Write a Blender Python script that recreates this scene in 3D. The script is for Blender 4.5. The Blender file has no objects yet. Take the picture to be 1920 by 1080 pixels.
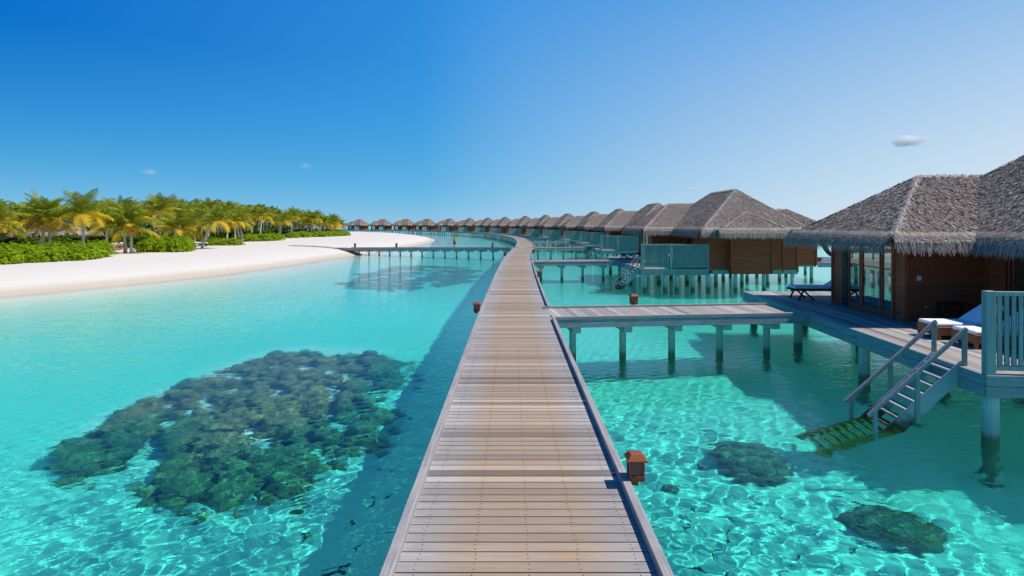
import bpy, bmesh, math, random
import numpy as np
from mathutils import Vector, Matrix

random.seed(7)
RNG = np.random.default_rng(7)
SC = bpy.context.scene
COL = SC.collection
R = math.radians

# ------------------------------------------------------------------ camera, sky, sun, exposure
CAM_Z = 3.7                 # eye height over the water; the decks stand 1.2 m over it
DECK = 1.2
cam_d = bpy.data.cameras.new('camera')
cam = bpy.data.objects.new('camera', cam_d)
COL.objects.link(cam)
cam.location = (0, 0, CAM_Z)
cam.rotation_euler = (R(90), 0, 0)
cam_d.lens = 20.625
cam_d.sensor_width = 36
cam_d.shift_y = -120 / 1920
cam_d.clip_start = 0.1
cam_d.clip_end = 20000
SC.camera = cam

SUN_EL, SUN_AZ = 54.0, -3.0     # azimuth counted from +X towards +Y
world = bpy.data.worlds.new('World')
SC.world = world
world.use_nodes = True
wn = world.node_tree
sky = wn.nodes.new('ShaderNodeTexSky')
sky.sky_type = 'NISHITA'
sky.sun_disc = False
sky.sun_elevation = R(SUN_EL)
sky.sun_rotation = R(90 - SUN_AZ)
sky.altitude = 0
sky.air_density = 0.6
sky.dust_density = 0.0
sky.ozone_density = 10.0
SKY_K = 0.12


def wmath(op, a, b=0.0, clamp=False):
    n = wn.nodes.new('ShaderNodeMath'); n.operation = op; n.use_clamp = clamp
    for i, v in enumerate((a, b)):
        if isinstance(v, (int, float)): n.inputs[i].default_value = v
        else: wn.links.new(v, n.inputs[i])
    return n.outputs[0]


def wmix(fac, a, b):
    n = wn.nodes.new('ShaderNodeMix'); n.data_type = 'RGBA'
    for i, v in ((0, fac), (6, a), (7, b)):
        if isinstance(v, tuple): n.inputs[i].default_value = v
        else: wn.links.new(v, n.inputs[i])
    return n.outputs[2]


# grade of the clear tropical sky: deep azure away from the sun, pale and milky towards it
sep = wn.nodes.new('ShaderNodeSeparateColor'); wn.links.new(sky.outputs[0], sep.inputs[0])
cmb = wn.nodes.new('ShaderNodeCombineColor')
for i, (g, kk) in enumerate(((1.0, .52), (.40, .625), (.05, .79))):
    v = wmath('MULTIPLY', wmath('POWER', wmath('MULTIPLY', sep.outputs[i], SKY_K), g), kk / SKY_K)
    wn.links.new(v, cmb.inputs[i])
gdir = wn.nodes.new('ShaderNodeTexCoord')
sx = wn.nodes.new('ShaderNodeSeparateXYZ'); wn.links.new(gdir.outputs['Generated'], sx.inputs[0])
left = wmath('MULTIPLY', wmath('MULTIPLY', sx.outputs[0], -1.5, True), wmath('MULTIPLY', sx.outputs[2], 3.8, True))
mul = wn.nodes.new('ShaderNodeMix'); mul.data_type = 'RGBA'; mul.blend_type = 'MULTIPLY'; mul.inputs[0].default_value = 1.0
wn.links.new(cmb.outputs[0], mul.inputs[6])
wn.links.new(wmix(left, (1, 1, 1, 1), (.02, .50, .78, 1)), mul.inputs[7])
fp = wmath('MULTIPLY', wmath('ADD', sx.outputs[0], .15, True), wmath('SUBTRACT', 1.05, wmath('MULTIPLY', sx.outputs[2], 2.3), True), True)
skyc = wmix(fp, mul.outputs[2], (.78 / SKY_K, .85 / SKY_K, .92 / SKY_K, 1))
zen = wmath('MULTIPLY', wmath('SUBTRACT', sx.outputs[2], .42), 3.0, True)      # deep blue overhead
zm = wn.nodes.new('ShaderNodeMix'); zm.data_type = 'RGBA'; zm.blend_type = 'MULTIPLY'; zm.inputs[0].default_value = 1.0
wn.links.new(skyc, zm.inputs[6]); wn.links.new(wmix(zen, (1, 1, 1, 1), (.42, .50, .56, 1)), zm.inputs[7])
skyc = zm.outputs[2]
wn.links.new(skyc, wn.nodes['Background'].inputs[0])
wn.nodes['Background'].inputs[1].default_value = SKY_K

sun_d = bpy.data.lights.new('sun', 'SUN')
sun_d.energy = 5.0
sun_d.angle = R(0.5)
sun_d.color = (1.0, 0.955, 0.87)
sun = bpy.data.objects.new('sun', sun_d)
COL.objects.link(sun)
SUN_DIR = Vector((math.cos(R(SUN_EL)) * math.cos(R(SUN_AZ)), math.cos(R(SUN_EL)) * math.sin(R(SUN_AZ)), math.sin(R(SUN_EL))))
sun.rotation_euler = SUN_DIR.to_track_quat('Z', 'Y').to_euler()
sun.location = SUN_DIR * 60
sun_d.cycles.is_caustics_light = True

SC.view_settings.view_transform = 'Standard'
SC.view_settings.look = 'None'
SC.view_settings.exposure = 0.0
SC.view_settings.gamma = 1.0
SC.cycles.use_denoising = True
SC.cycles.sample_clamp_indirect = 5
SC.cycles.max_bounces = 30
SC.cycles.diffuse_bounces = 4
SC.cycles.glossy_bounces = 5
SC.cycles.transparent_max_bounces = 32


# ------------------------------------------------------------------ helpers
class MB:
    """collects geometry of ONE mesh; tone = a random shade per piece, uvw = texture coordinates"""
    def __init__(s):
        s.v = []; s.f = []; s.m = []; s.t = []; s.u = []

    def add(s, verts, faces, tone=0.5, mat=0, uvw=None):
        b = len(s.v)
        s.v += [tuple(p) for p in verts]
        s.f += [tuple(b + i for i in f) for f in faces]
        s.m += [mat] * len(faces)
        s.t += [tone] * len(verts) if not hasattr(tone, '__len__') else list(tone)
        s.u += [tuple(q) for q in (uvw if uvw is not None else verts)]

    def hexa(s, p, tone=0.5, mat=0, uvw=None):      # 8 corners: bottom 4 then top 4, counter-clockwise from above
        s.add(p, [(3, 2, 1, 0), (4, 5, 6, 7), (0, 1, 5, 4), (1, 2, 6, 5), (2, 3, 7, 6), (3, 0, 4, 7)], tone, mat, uvw)

    def box(s, x0, x1, y0, y1, z0, z1, tone=0.5, mat=0):
        s.hexa([(x0, y0, z0), (x1, y0, z0), (x1, y1, z0), (x0, y1, z0), (x0, y0, z1), (x1, y0, z1), (x1, y1, z1), (x0, y1, z1)], tone, mat)

    def bar(s, a, b, w, h, tone=0.5, mat=0, up=(0, 0, 1)):
        a, b = Vector(a), Vector(b)
        d = (b - a).normalized()
        sd = d.cross(Vector(up)).normalized()
        u = sd.cross(d).normalized()
        c = [(-1, -1), (1, -1), (1, 1), (-1, 1)]
        P = [p + sd * (w / 2 * i) + u * (h / 2 * j) for p in (a, b) for i, j in c]
        L = (b - a).length
        U = [(i * w / 2, l, j * h / 2) for l in (0, L) for i, j in c]
        s.add(P, [(0, 1, 2, 3), (7, 6, 5, 4), (0, 4, 5, 1), (1, 5, 6, 2), (2, 6, 7, 3), (3, 7, 4, 0)], tone, mat, U)

    def tube(s, pts, rad, n=10, tone=0.5, mat=0, cap=True):
        pts = [Vector(p) for p in pts]
        rad = rad if hasattr(rad, '__len__') else [rad] * len(pts)
        V = []; F = []
        ref = Vector((1, 0, 0))
        for i, p in enumerate(pts):
            d = (pts[min(i + 1, len(pts) - 1)] - pts[max(i - 1, 0)]).normalized()
            a = d.cross(ref)
            if a.length < .2:
                a = d.cross(Vector((0, 1, 0)))
            a.normalize(); b = d.cross(a)
            for k in range(n):
                t = 2 * math.pi * k / n
                V.append(p + (a * math.cos(t) + b * math.sin(t)) * rad[i])
        for i in range(len(pts) - 1):
            for k in range(n):
                k2 = (k + 1) % n
                F.append((i * n + k, i * n + k2, (i + 1) * n + k2, (i + 1) * n + k))
        if cap:
            F.append(tuple(range(n))[::-1]); F.append(tuple((len(pts) - 1) * n + k for k in range(n)))
        s.add(V, F, tone, mat)

    def build(s, name, mats, parent=None, smooth=False, bevel=0, loc=None):
        me = bpy.data.meshes.new(name)
        me.from_pydata(s.v, [], s.f)
        mats = mats if isinstance(mats, (list, tuple)) else [mats]
        for m in mats:
            me.materials.append(m)
        if len(mats) > 1:
            me.polygons.foreach_set('material_index', s.m)
        a = me.attributes.new('tone', 'FLOAT', 'POINT')
        a.data.foreach_set('value', np.array(s.t, dtype=np.float32))
        a = me.attributes.new('uvw', 'FLOAT_VECTOR', 'POINT')
        a.data.foreach_set('vector', np.array(s.u, dtype=np.float32).ravel())
        if smooth:
            me.polygons.foreach_set('use_smooth', [True] * len(me.polygons))
        if bevel:
            bm = bmesh.new(); bm.from_mesh(me)
            es = [e for e in bm.edges if len(e.link_faces) == 2 and e.calc_face_angle(0) > 0.6]
            bmesh.ops.bevel(bm, geom=es, offset=bevel, segments=1, affect='EDGES', clamp_overlap=True)
            bm.to_mesh(me); bm.free()
        me.update()
        o = bpy.data.objects.new(name, me)
        COL.objects.link(o)
        if parent:
            o.parent = parent
        if loc is not None:
            o.location = loc
        return o


def tag(o, label=None, cat=None, group=None, kind=None):
    if label: o['label'] = label
    if cat: o['category'] = cat
    if group: o['group'] = group
    if kind: o['kind'] = kind
    return o


def empty(name, loc=(0, 0, 0), rz=0, label=None, cat=None, group=None):
    o = bpy.data.objects.new(name, None)
    COL.objects.link(o)
    o.empty_display_size = .3
    o.location = loc; o.rotation_euler = (0, 0, rz)
    return tag(o, label, cat, group)


def copy_tree(o, parent=None, keep=None):
    """a thing with copies of its parts and their sub-parts"""
    c = o.copy(); COL.objects.link(c); c.parent = parent
    for ch in o.children:
        if keep is None or keep(ch):
            copy_tree(ch, c, keep)
    return c


def wet(o):
    """lies under water: lit by the sun refracted at the water surface"""
    o.cycles.is_caustics_receiver = True
    return o


# ------------------------------------------------------------------ materials
class NT:
    def __init__(s, name):
        s.mat = bpy.data.materials.new(name); s.mat.use_nodes = True
        s.t = s.mat.node_tree; s.p = s.t.nodes['Principled BSDF']; s.out = s.t.nodes['Material Output']

    def n(s, typ, **kw):
        nd = s.t.nodes.new(typ)
        for k, v in kw.items():
            if k in nd.inputs.keys():
                i = nd.inputs[k]
                if hasattr(v, 'outputs'): s.t.links.new(v.outputs[0], i)
                elif isinstance(v, bpy.types.NodeSocket): s.t.links.new(v, i)
                else: i.default_value = v
            else:
                setattr(nd, k, v)
        return nd

    def link(s, a, b):
        s.t.links.new(a.outputs[0] if hasattr(a, 'outputs') else a, b)

    def attr(s, name, out='Fac'):
        a = s.n('ShaderNodeAttribute', attribute_name=name)
        return a.outputs[out]

    def vec(s, src, sc):
        m = s.n('ShaderNodeVectorMath', operation='MULTIPLY')
        s.link(src, m.inputs[0]); m.inputs[1].default_value = sc
        return m.outputs[0]

    def noise(s, vec, scale, detail=3, rough=.55, dim='3D'):
        nd = s.n('ShaderNodeTexNoise', noise_dimensions=dim, Scale=scale, Detail=detail, Roughness=rough)
        if vec is not None: s.link(vec, nd.inputs['Vector'])
        return nd.outputs['Fac']

    def ramp(s, fac, stops):
        r = s.n('ShaderNodeValToRGB')
        e = r.color_ramp.elements
        while len(e) < len(stops): e.new(.5)
        for el, (p, c) in zip(e, stops):
            el.position = p
            el.color = (*c, 1) if hasattr(c, '__len__') else (c, c, c, 1)
        s.link(fac, r.inputs[0])
        return r.outputs[0]

    def mix(s, fac, a, b, mode='MIX'):
        m = s.n('ShaderNodeMix', data_type='RGBA', blend_type=mode)
        for sock, v in ((m.inputs[0], fac), (m.inputs[6], a), (m.inputs[7], b)):
            if isinstance(v, (int, float)): sock.default_value = v
            elif isinstance(v, tuple): sock.default_value = (*v, 1) if len(v) == 3 else v
            else: s.link(v, sock)
        return m.outputs[2]

    def math(s, op, a, b=0.0, c=None, clamp=False):
        m = s.n('ShaderNodeMath', operation=op); m.use_clamp = clamp
        for i, v in enumerate((a, b, c)):
            if v is None: continue
            if isinstance(v, (int, float)): m.inputs[i].default_value = v
            else: s.link(v, m.inputs[i])
        return m.outputs[0]

    def xyz(s, vec):
        n = s.n('ShaderNodeSeparateXYZ'); s.link(vec, n.inputs[0]); return n.outputs

    def obj(s):
        return s.n('ShaderNodeTexCoord').outputs['Object']

    def wpos(s):
        return s.n('ShaderNodeNewGeometry').outputs['Position']

    def base(s, c, rough=.7, spec=.3):
        if isinstance(c, tuple): s.p.inputs['Base Color'].default_value = (*c, 1)
        else: s.link(c, s.p.inputs['Base Color'])
        if isinstance(rough, (int, float)): s.p.inputs['Roughness'].default_value = rough
        else: s.link(rough, s.p.inputs['Roughness'])
        s.p.inputs['Specular IOR Level'].default_value = spec
        return s

    def bump(s, h, dist=.01, strength=1.0):
        b = s.n('ShaderNodeBump', Distance=dist, Strength=strength)
        s.link(h, b.inputs['Height']); s.link(b.outputs[0], s.p.inputs['Normal'])
        return s


M = {}


def deck_mat(name, stripes):
    k = NT(name)
    uv = k.attr('uvw', 'Vector'); tone = k.attr('tone')
    grain = k.noise(k.vec(uv, (1.6, 70, 20)), 1.0, 4, .65)
    fine = k.noise(k.vec(uv, (7, 160, 40)), 1.0, 3, .6)
    blot = k.noise(k.vec(uv, (1.1, .8, 1)), 1.0, 3, .6)
    col = k.ramp(tone, [(0, (.17, .15, .14)), (.3, (.315, .288, .268)), (.65, (.42, .389, .365)), (1, (.55, .515, .49))])
    if stripes:
        x = k.xyz(uv)[0]
        dx = k.math('SUBTRACT', x, -.40)
        wob = k.math('MULTIPLY', k.math('SUBTRACT', blot, .5), .3)
        a = k.math('ABSOLUTE', k.math('SUBTRACT', k.math('ABSOLUTE', k.math('ADD', x, wob)), .40))
        st = k.ramp(a, [(0.0, .9), (.16, .62), (.30, .30), (.50, 0.0)])
        mid = k.ramp(k.math('ABSOLUTE', x), [(.30, .82), (.80, .02)])
        st2 = k.math('MULTIPLY', k.math('MAXIMUM', st, mid), k.ramp(blot, [(.25, .65), (.7, 1.0)]))
        warm = k.mix(1.0, col, (1.04, .73, .43), 'MULTIPLY')
        col = k.mix(st2, col, warm)
        edge = k.ramp(k.math('ABSOLUTE', x), [(.45, 0.0), (.85, 1.0)])
        k2 = k.math('MULTIPLY', edge, k.ramp(k.noise(k.vec(uv, (2.2, 5, 1)), 1.0, 3), [(.45, 0.0), (.65, .45)]))
        col = k.mix(k2, col, (.25, .23, .25))
    else:
        col = k.mix(k.ramp(blot, [(.4, 0.0), (.7, .5)]), col, k.mix(1.0, col, (.98, .82, .68), 'MULTIPLY'))
    col = k.mix(k.ramp(grain, [(.35, 0.55), (.62, 0.0)]), col, k.mix(1.0, col, (.62, .59, .58), 'MULTIPLY'))
    col = k.mix(k.ramp(fine, [(.3, .35), (.5, 0.0)]), col, (.2, .18, .17))
    k.base(col, .72, .25)
    k.bump(k.mix(.5, grain, fine), .004, .7)
    return k.mat


def steps_mat():
    k = NT('step_timber_with_algae')
    p = k.obj(); z = k.xyz(k.wpos())[2]
    g = k.noise(k.vec(p, (3, 40, 40)), 1.0, 3); n = k.noise(p, 7, 3)
    col = k.mix(g, (.52, .50, .50), (.36, .36, .36))
    zz = k.math('ADD', z, k.math('MULTIPLY', k.math('SUBTRACT', n, .5), .3))
    col = k.mix(k.ramp(k.math('MULTIPLY_ADD', zz, .5, .5), [(.56, 1.0), (.68, 0.0)]), col, (.06, .045, .025))
    col = k.mix(k.ramp(k.math('MULTIPLY_ADD', zz, .5, .5), [(.44, 1.0), (.54, 0.0)]), col, k.mix(n, (.44, .29, .07), (.2, .15, .05)))
    k.base(col, .75, .2); k.bump(g, .003, .5)
    return k.mat


M['steps'] = steps_mat()
M['deck'] = deck_mat('weathered_boards_worn', True)
M['deck2'] = deck_mat('weathered_boards', False)


def paint_wood(name, base, dark, scale=(3, 3, 60)):
    k = NT(name)
    p = k.attr('uvw', 'Vector'); tone = k.attr('tone')
    g = k.noise(k.vec(p, scale), 1.0, 4, .6)
    b = k.noise(p, 2.3, 4, .6)
    col = k.mix(tone, base, tuple(c * .78 for c in base))
    col = k.mix(k.ramp(g, [(.35, .7), (.6, 0.0)]), col, dark)
    col = k.mix(k.ramp(b, [(.5, 0.0), (.75, .5)]), col, dark)
    k.base(col, .75, .25); k.bump(g, .003, .6)
    return k.mat


M['greywood'] = paint_wood('silvered_timber', (.36, .40, .41), (.17, .2, .2), (40, 3, 40))
M['screen'] = paint_wood('grey_green_painted_timber', (.34, .385, .365), (.19, .23, .215), (30, 30, 2))
M['kerb'] = paint_wood('silvered_kerb_timber', (.39, .365, .36), (.20, .185, .18), (40, 1.5, 40))


def concrete():
    k = NT('pale_pile_concrete')
    p = k.wpos(); z = k.xyz(p)[2]
    n = k.noise(p, 6, 4); n2 = k.noise(p, 30, 3)
    col = k.mix(n, (.54, .60, .56), (.40, .47, .44))
    zz = k.math('ADD', z, k.math('MULTIPLY', k.math('SUBTRACT', n2, .5), .16))
    st = k.ramp(k.math('MULTIPLY_ADD', zz, 1.0, .5), [(.60, 1.0), (.70, 0.0)])   # tide stain up to about 0.15 m
    col = k.mix(st, col, (.055, .06, .035))
    st2 = k.ramp(k.math('MULTIPLY_ADD', zz, .5, .5), [(.56, .6), (.80, 0.0)])
    col = k.mix(st2, col, (.2, .22, .15))
    k.base(col, .85, .2); k.bump(n2, .006, .5)
    return k.mat


M['pile'] = concrete()


def brown_wood(name, a, b):
    k = NT(name)
    p = k.attr('uvw', 'Vector'); tone = k.attr('tone')
    g = k.noise(k.vec(p, (2.0, 2.0, 55)), 1.0, 4, .65)
    g2 = k.noise(k.vec(p, (.7, .7, 6)), 1.0, 2)
    col = k.mix(k.mix(.5, tone, g2), a, b)
    col = k.mix(k.ramp(g, [(.38, .6), (.6, 0.0)]), col, tuple(c * .45 for c in a))
    k.base(col, .6, .3); k.bump(g, .003, .5)
    return k.mat


M['clad'] = brown_wood('brown_timber_cladding', (.76, .090, .034), (.40, .052, .020))
M['redwood'] = brown_wood('dark_red_timber', (.50, .12, .048), (.32, .075, .03))
M['lampwood'] = brown_wood('orange_brown_hardwood', (.36, .105, .04), (.27, .075, .028))
M['teak'] = brown_wood('teak_furniture', (.44, .18, .065), (.32, .12, .045))
M['darkwood'] = brown_wood('dark_stained_timber', (.05, .03, .022), (.03, .02, .015))


def thatch(name, c0, c1, c2):
    k = NT(name)
    tone = k.attr('tone'); p = k.obj()
    big = k.noise(k.vec(p, (1, 1, 2.2)), .9, 3)
    col = k.ramp(tone, [(0, c0), (.5, c1), (1, c2)])
    col = k.mix(k.ramp(big, [(.35, .0), (.7, .45)]), col, k.mix(1.0, col, (.62, .60, .62), 'MULTIPLY'))
    k.base(col, .9, .12)
    return k.mat


M['thatch'] = thatch('grey_palm_thatch', (.25, .20, .165), (.41, .338, .28), (.59, .495, .415))
M['thatchcap'] = thatch('sunlit_ridge_thatch', (.34, .29, .25), (.52, .45, .395), (.68, .60, .53))  # brightness of sunlit hips and ridges put into the colour
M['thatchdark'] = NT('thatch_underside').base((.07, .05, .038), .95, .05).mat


def fabric(name, c):
    k = NT(name); n = k.noise(k.obj(), 90, 2)
    k.base(c, .9, .1); k.bump(n, .002, .3)
    return k.mat


M['cushion'] = fabric('white_cushion_fabric', (.86, .86, .86))
M['bluecushion'] = fabric('pale_blue_cushion_fabric', (.42, .5, .62))
M['curtain'] = fabric('pale_curtain_fabric', (.42, .52, .52))
M['screw'] = NT('rusty_screw_head').base((.045, .035, .03), .6).mat
M['white'] = NT('white_plastic').base((.75, .75, .72), .4).mat
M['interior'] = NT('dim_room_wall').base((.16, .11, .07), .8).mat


def glass():
    k = NT('tinted_door_glass')
    tr = k.n('ShaderNodeBsdfTransparent', Color=(.55, .62, .6, 1))
    gl = k.n('ShaderNodeBsdfGlossy', Color=(.85, .92, .9, 1), Roughness=.015)
    mx = k.n('ShaderNodeMixShader'); mx.inputs[0].default_value = .42
    k.link(tr, mx.inputs[1]); k.link(gl, mx.inputs[2]); k.link(mx, k.out.inputs['Surface'])
    return k.mat


M['glass'] = glass()


def sand():
    k = NT('coral_sand')
    p = k.wpos(); z = k.xyz(p)[2]
    n = k.noise(p, .5, 4); f = k.noise(p, 9, 3); big = k.noise(p, .12, 3)
    dry = k.mix(n, (.665, .605, .54), (.61, .555, .495))
    wetc = k.mix(n, (.54, .46, .365), (.49, .415, .33))
    zz = k.math('ADD', z, k.math('MULTIPLY', k.math('SUBTRACT', n, .5), .22))
    dryness = k.ramp(zz, [(.16, 0.0), (.42, 1.0)])
    under = k.mix(k.ramp(big, [(.4, 0.0), (.7, .6)]), (.86, .83, .76), (.74, .74, .66))
    under = k.mix(k.ramp(f, [(.45, 0.0), (.75, .35)]), under, (.64, .64, .56))
    col = k.mix(dryness, wetc, dry)
    col = k.mix(k.ramp(k.math('MULTIPLY_ADD', z, .5, .5), [(.40, 1.0), (.5, 0.0)]), col, under)
    k.base(col, .95, .1)
    k.bump(k.mix(.6, f, k.noise(p, 2.2, 2)), .03, .6)
    return k.mat


M['sand'] = sand()


def water():
    k = NT('clear_lagoon_water')
    dep = k.attr('depth')
    # what a column of this depth lets through, there and back
    comb = k.n('ShaderNodeCombineColor')
    for i, sg in enumerate((1.38, .118, .19)):
        k.link(k.math('EXPONENT', k.math('MULTIPLY', dep, -sg)), comb.inputs[i])
    k.base(comb.outputs[0], .02, .5)
    k.p.inputs['IOR'].default_value = 1.33
    k.p.inputs['Specular Tint'].default_value = (.55, .6, .6, 1)
    k.p.inputs['Transmission Weight'].default_value = 1.0
    p = k.wpos()
    w1 = k.noise(k.vec(p, (1.0, 1.4, 1)), 4.5, 3, .6)
    w2 = k.noise(k.vec(p, (1.0, 1.5, 1)), .8, 3, .6)
    h = k.mix(.35, w2, w1)
    chop = k.attr('chop')
    hh = k.math('MULTIPLY', h, k.math('MULTIPLY_ADD', chop, .042, .008))
    k.bump(hh, 1.0, 1.0)
    return k.mat


M['water'] = water()


def coral(name, a, b, c):
    k = NT(name)
    p = k.wpos(); tone = k.attr('tone')
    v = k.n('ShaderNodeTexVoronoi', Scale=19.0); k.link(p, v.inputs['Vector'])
    n = k.noise(p, 1.7, 4, .6); n2 = k.noise(p, 14, 3, .7)
    oi = k.n('ShaderNodeObjectInfo').outputs['Random']
    col = k.mix(k.ramp(n, [(.35, 0.0), (.65, 1.0)]), a, b)
    col = k.mix(k.ramp(oi, [(.55, 0.0), (.9, .8)]), col, c)
    col = k.mix(k.ramp(n2, [(.4, .75), (.62, 0.0)]), col, tuple(x * .3 for x in a))
    col = k.mix(k.ramp(v.outputs['Distance'], [(.3, 0.0), (.8, .7)]), col, tuple(x * .3 for x in a))  # shade of the crevices between knobs put into the colour
    k.base(col, .95, .05)
    k.bump(k.mix(.5, v.outputs['Distance'], n2), .09, 1.0)
    return k.mat


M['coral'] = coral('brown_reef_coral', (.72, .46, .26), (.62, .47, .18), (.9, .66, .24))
M['coral2'] = coral('grey_boulder_coral', (.40, .33, .24), (.33, .28, .2), (.5, .42, .28))
M['fish2'] = NT('olive_fish_skin').base((.10, .095, .06), .5).mat
M['fish'] = NT('dark_fish_skin').base((.03, .035, .03), .5).mat


def leaf(name, a, b, c=None, trans=.25):
    k = NT(name)
    tone = k.attr('tone'); oi = k.n('ShaderNodeObjectInfo').outputs['Random']
    col = k.mix(tone, a, b)
    if c: col = k.mix(k.ramp(oi, [(.2, 0.0), (1.0, .6)]), col, c)
    k.base(col, .75, .1)
    tl = k.n('ShaderNodeBsdfTranslucent'); k.link(col, tl.inputs[0])
    mx = k.n('ShaderNodeMixShader'); mx.inputs[0].default_value = trans
    k.link(k.p, mx.inputs[1]); k.link(tl, mx.inputs[2]); k.link(mx, k.out.inputs['Surface'])
    return k.mat


M['frond'] = leaf('green_palm_frond', (.075, .13, .012), (.39, .43, .035), (.30, .29, .02), .28)
M['frondy'] = leaf('yellow_palm_frond', (.56, .37, .02), (.86, .58, .04), (.66, .50, .04), .3)
M['shrub'] = leaf('bright_beach_shrub_leaf', (.075, .16, .008), (.36, .47, .012), (.24, .35, .01), .25)
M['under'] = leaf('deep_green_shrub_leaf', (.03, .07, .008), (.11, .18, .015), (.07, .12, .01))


def trunk():
    k = NT('grey_palm_bark')
    p = k.obj(); z = k.xyz(p)[2]
    w = k.n('ShaderNodeTexWave', bands_direction='Z', Scale=5.0, Distortion=1.5); k.link(p, w.inputs['Vector'])
    k.base(k.mix(w.outputs['Fac'], (.42, .37, .32), (.58, .52, .46)), .9, .1)
    k.bump(w.outputs['Fac'], .02, .6)
    return k.mat


M['trunk'] = trunk()
M['nut'] = NT('orange_coconut').base((.5, .24, .03), .6).mat
M['skin'] = NT('tanned_skin').base((.42, .25, .16), .6).mat
M['hair'] = NT('dark_hair').base((.02, .015, .012), .6).mat
M['shirt'] = NT('ochre_shirt').base((.6, .36, .06), .8).mat
M['shorts'] = NT('dark_shorts').base((.04, .05, .05), .8).mat


# ------------------------------------------------------------------ shared geometry of the place
def catmull(P, n=24):
    P = np.array(P, float)
    P = np.vstack([2 * P[0] - P[1], P, 2 * P[-1] - P[-2]])
    out = []
    for i in range(1, len(P) - 2):
        for t in np.linspace(0, 1, n, endpoint=False):
            a, b, c, d = P[i - 1:i + 3]
            out.append(.5 * ((2 * b) + (-a + c) * t + (2 * a - 5 * b + 4 * c - d) * t * t + (-a + 3 * b - 3 * c + d) * t ** 3))
    out.append(P[-2])
    return np.array(out)


PATH = catmull([(.1, -4), (.1, 2), (.1, 8), (.1, 15), (.15, 24), (.26, 33), (.46, 43), (.87, 53), (1.35, 63), (1.65, 76), (1.6, 91),
                (.95, 107), (-.9, 125), (-4.2, 145), (-9.8, 166), (-18.5, 188), (-27, 205), (-38, 221), (-51, 233), (-66, 243), (-84, 251), (-110, 258), (-150, 262)])
_seg = np.linalg.norm(np.diff(PATH, axis=0), axis=1)
PS = np.concatenate([[0], np.cumsum(_seg)])


def pth(s):
    x = np.interp(s, PS, PATH[:, 0]); y = np.interp(s, PS, PATH[:, 1])
    x2 = np.interp(s + .5, PS, PATH[:, 0]); y2 = np.interp(s + .5, PS, PATH[:, 1])
    x1 = np.interp(s - .5, PS, PATH[:, 0]); y1 = np.interp(s - .5, PS, PATH[:, 1])
    t = Vector((x2 - x1, y2 - y1)).normalized()
    return Vector((x, y)), t, Vector((t.y, -t.x))      # point, tangent, right-hand normal


def s_at(d):
    return float(np.interp(d, PATH[:, 1], PS))


COAST = np.array([(-34, 22.5), (-29, 26.5), (-26.1, 29.9), (-24.7, 33.1), (-23, 37.3), (-21.3, 43.3), (-20.1, 52.5), (-19.3, 63.6), (-18, 72),
                  (-17.2, 85), (-16.6, 100), (-16.5, 115), (-17.2, 130), (-19.5, 145), (-24, 161), (-33, 186), (-45, 205), (-60, 219), (-85, 232),
                  (-120, 240), (-260, 262), (-460, 180), (-300, 20), (-120, 6), (-55, 13)], float)


def shore(X, Y, C=None):
    """signed distance to the waterline, positive on land"""
    X = np.asarray(X, float); Y = np.asarray(Y, float)
    best = np.full(X.shape, 1e9); ins = np.zeros(X.shape, bool)
    C = COAST if C is None else C
    n = len(C)
    for i in range(n):
        ax, ay = C[i]; bx, by = C[(i + 1) % n]
        dx, dy = bx - ax, by - ay
        t = np.clip(((X - ax) * dx + (Y - ay) * dy) / (dx * dx + dy * dy), 0, 1)
        best = np.minimum(best, np.hypot(X - ax - t * dx, Y - ay - t * dy))
        cr = ((ay > Y) != (by > Y)) & (X < (bx - ax) * (Y - ay) / (by - ay + 1e-12) + ax)
        ins ^= cr
    return np.where(ins, best, -best)


SEA_Z = -2.0


def ground(X, Y):
    X = np.asarray(X, float); Y = np.asarray(Y, float)
    sd = shore(X, Y)
    land = 1.15 * (1 - np.exp(-np.maximum(sd, 0) / 3.2)) + .03 * np.sin(X * .35 + 1) * np.sin(Y * .3) * np.clip(sd / 8, 0, 1)
    w = np.maximum(-sd, 0)
    sea = SEA_Z * (1 - np.exp(-(w / 11.0) ** 1.25))
    sea = sea + .07 * np.sin(X * .8 + .4 * np.sin(Y * .5)) * np.sin(Y * .6 + .5 * X) * np.clip(w / 12, 0, 1)
    sea = sea + 1.2 * np.exp(-((X + 9) ** 2 + (Y - 92) ** 2) / 60.0) * np.clip(-sea / 1.2, 0, 1)
    r = np.hypot(X, Y)
    sea = sea - np.clip((r - 330) / 200, 0, 1) ** 1.2 * 14 * (w > 0)
    sea = sea - np.clip((X - 70) / 120, 0, 1) * 5 * (w > 0)
    return np.where(sd > 0, land, sea)


def gz(x, y):
    return float(ground(np.array([x]), np.array([y]))[0])


def bed(px, py, depth=2.0):
    """world position on the sea bed of something seen through the water at this spot of the photograph"""
    d = 1100 * CAM_Z / (py - 420); x = (px - 961) / 1100 * d
    h = math.hypot(x, d); a = math.atan2(h, CAM_Z)
    b = math.asin(math.sin(a) / 1.33)
    e = math.tan(b) * depth
    return x + x / h * e, d + d / h * e


def sheet(name, X, Y, Z, mat, smooth=True):
    n, m = X.shape
    idx = np.arange(n * m).reshape(n, m)
    F = np.stack([idx[:-1, :-1], idx[:-1, 1:], idx[1:, 1:], idx[1:, :-1]], -1).reshape(-1, 4)
    me = bpy.data.meshes.new(name)
    me.from_pydata(np.stack([X, Y, Z], -1).reshape(-1, 3).tolist(), [], F.tolist())
    me.materials.append(mat)
    if smooth:
        me.polygons.foreach_set('use_smooth', [True] * len(me.polygons))
    if me.polygons[0].normal.z < 0:
        me.flip_normals()
    o = bpy.data.objects.new(name, me)
    COL.objects.link(o)
    return o


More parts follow.
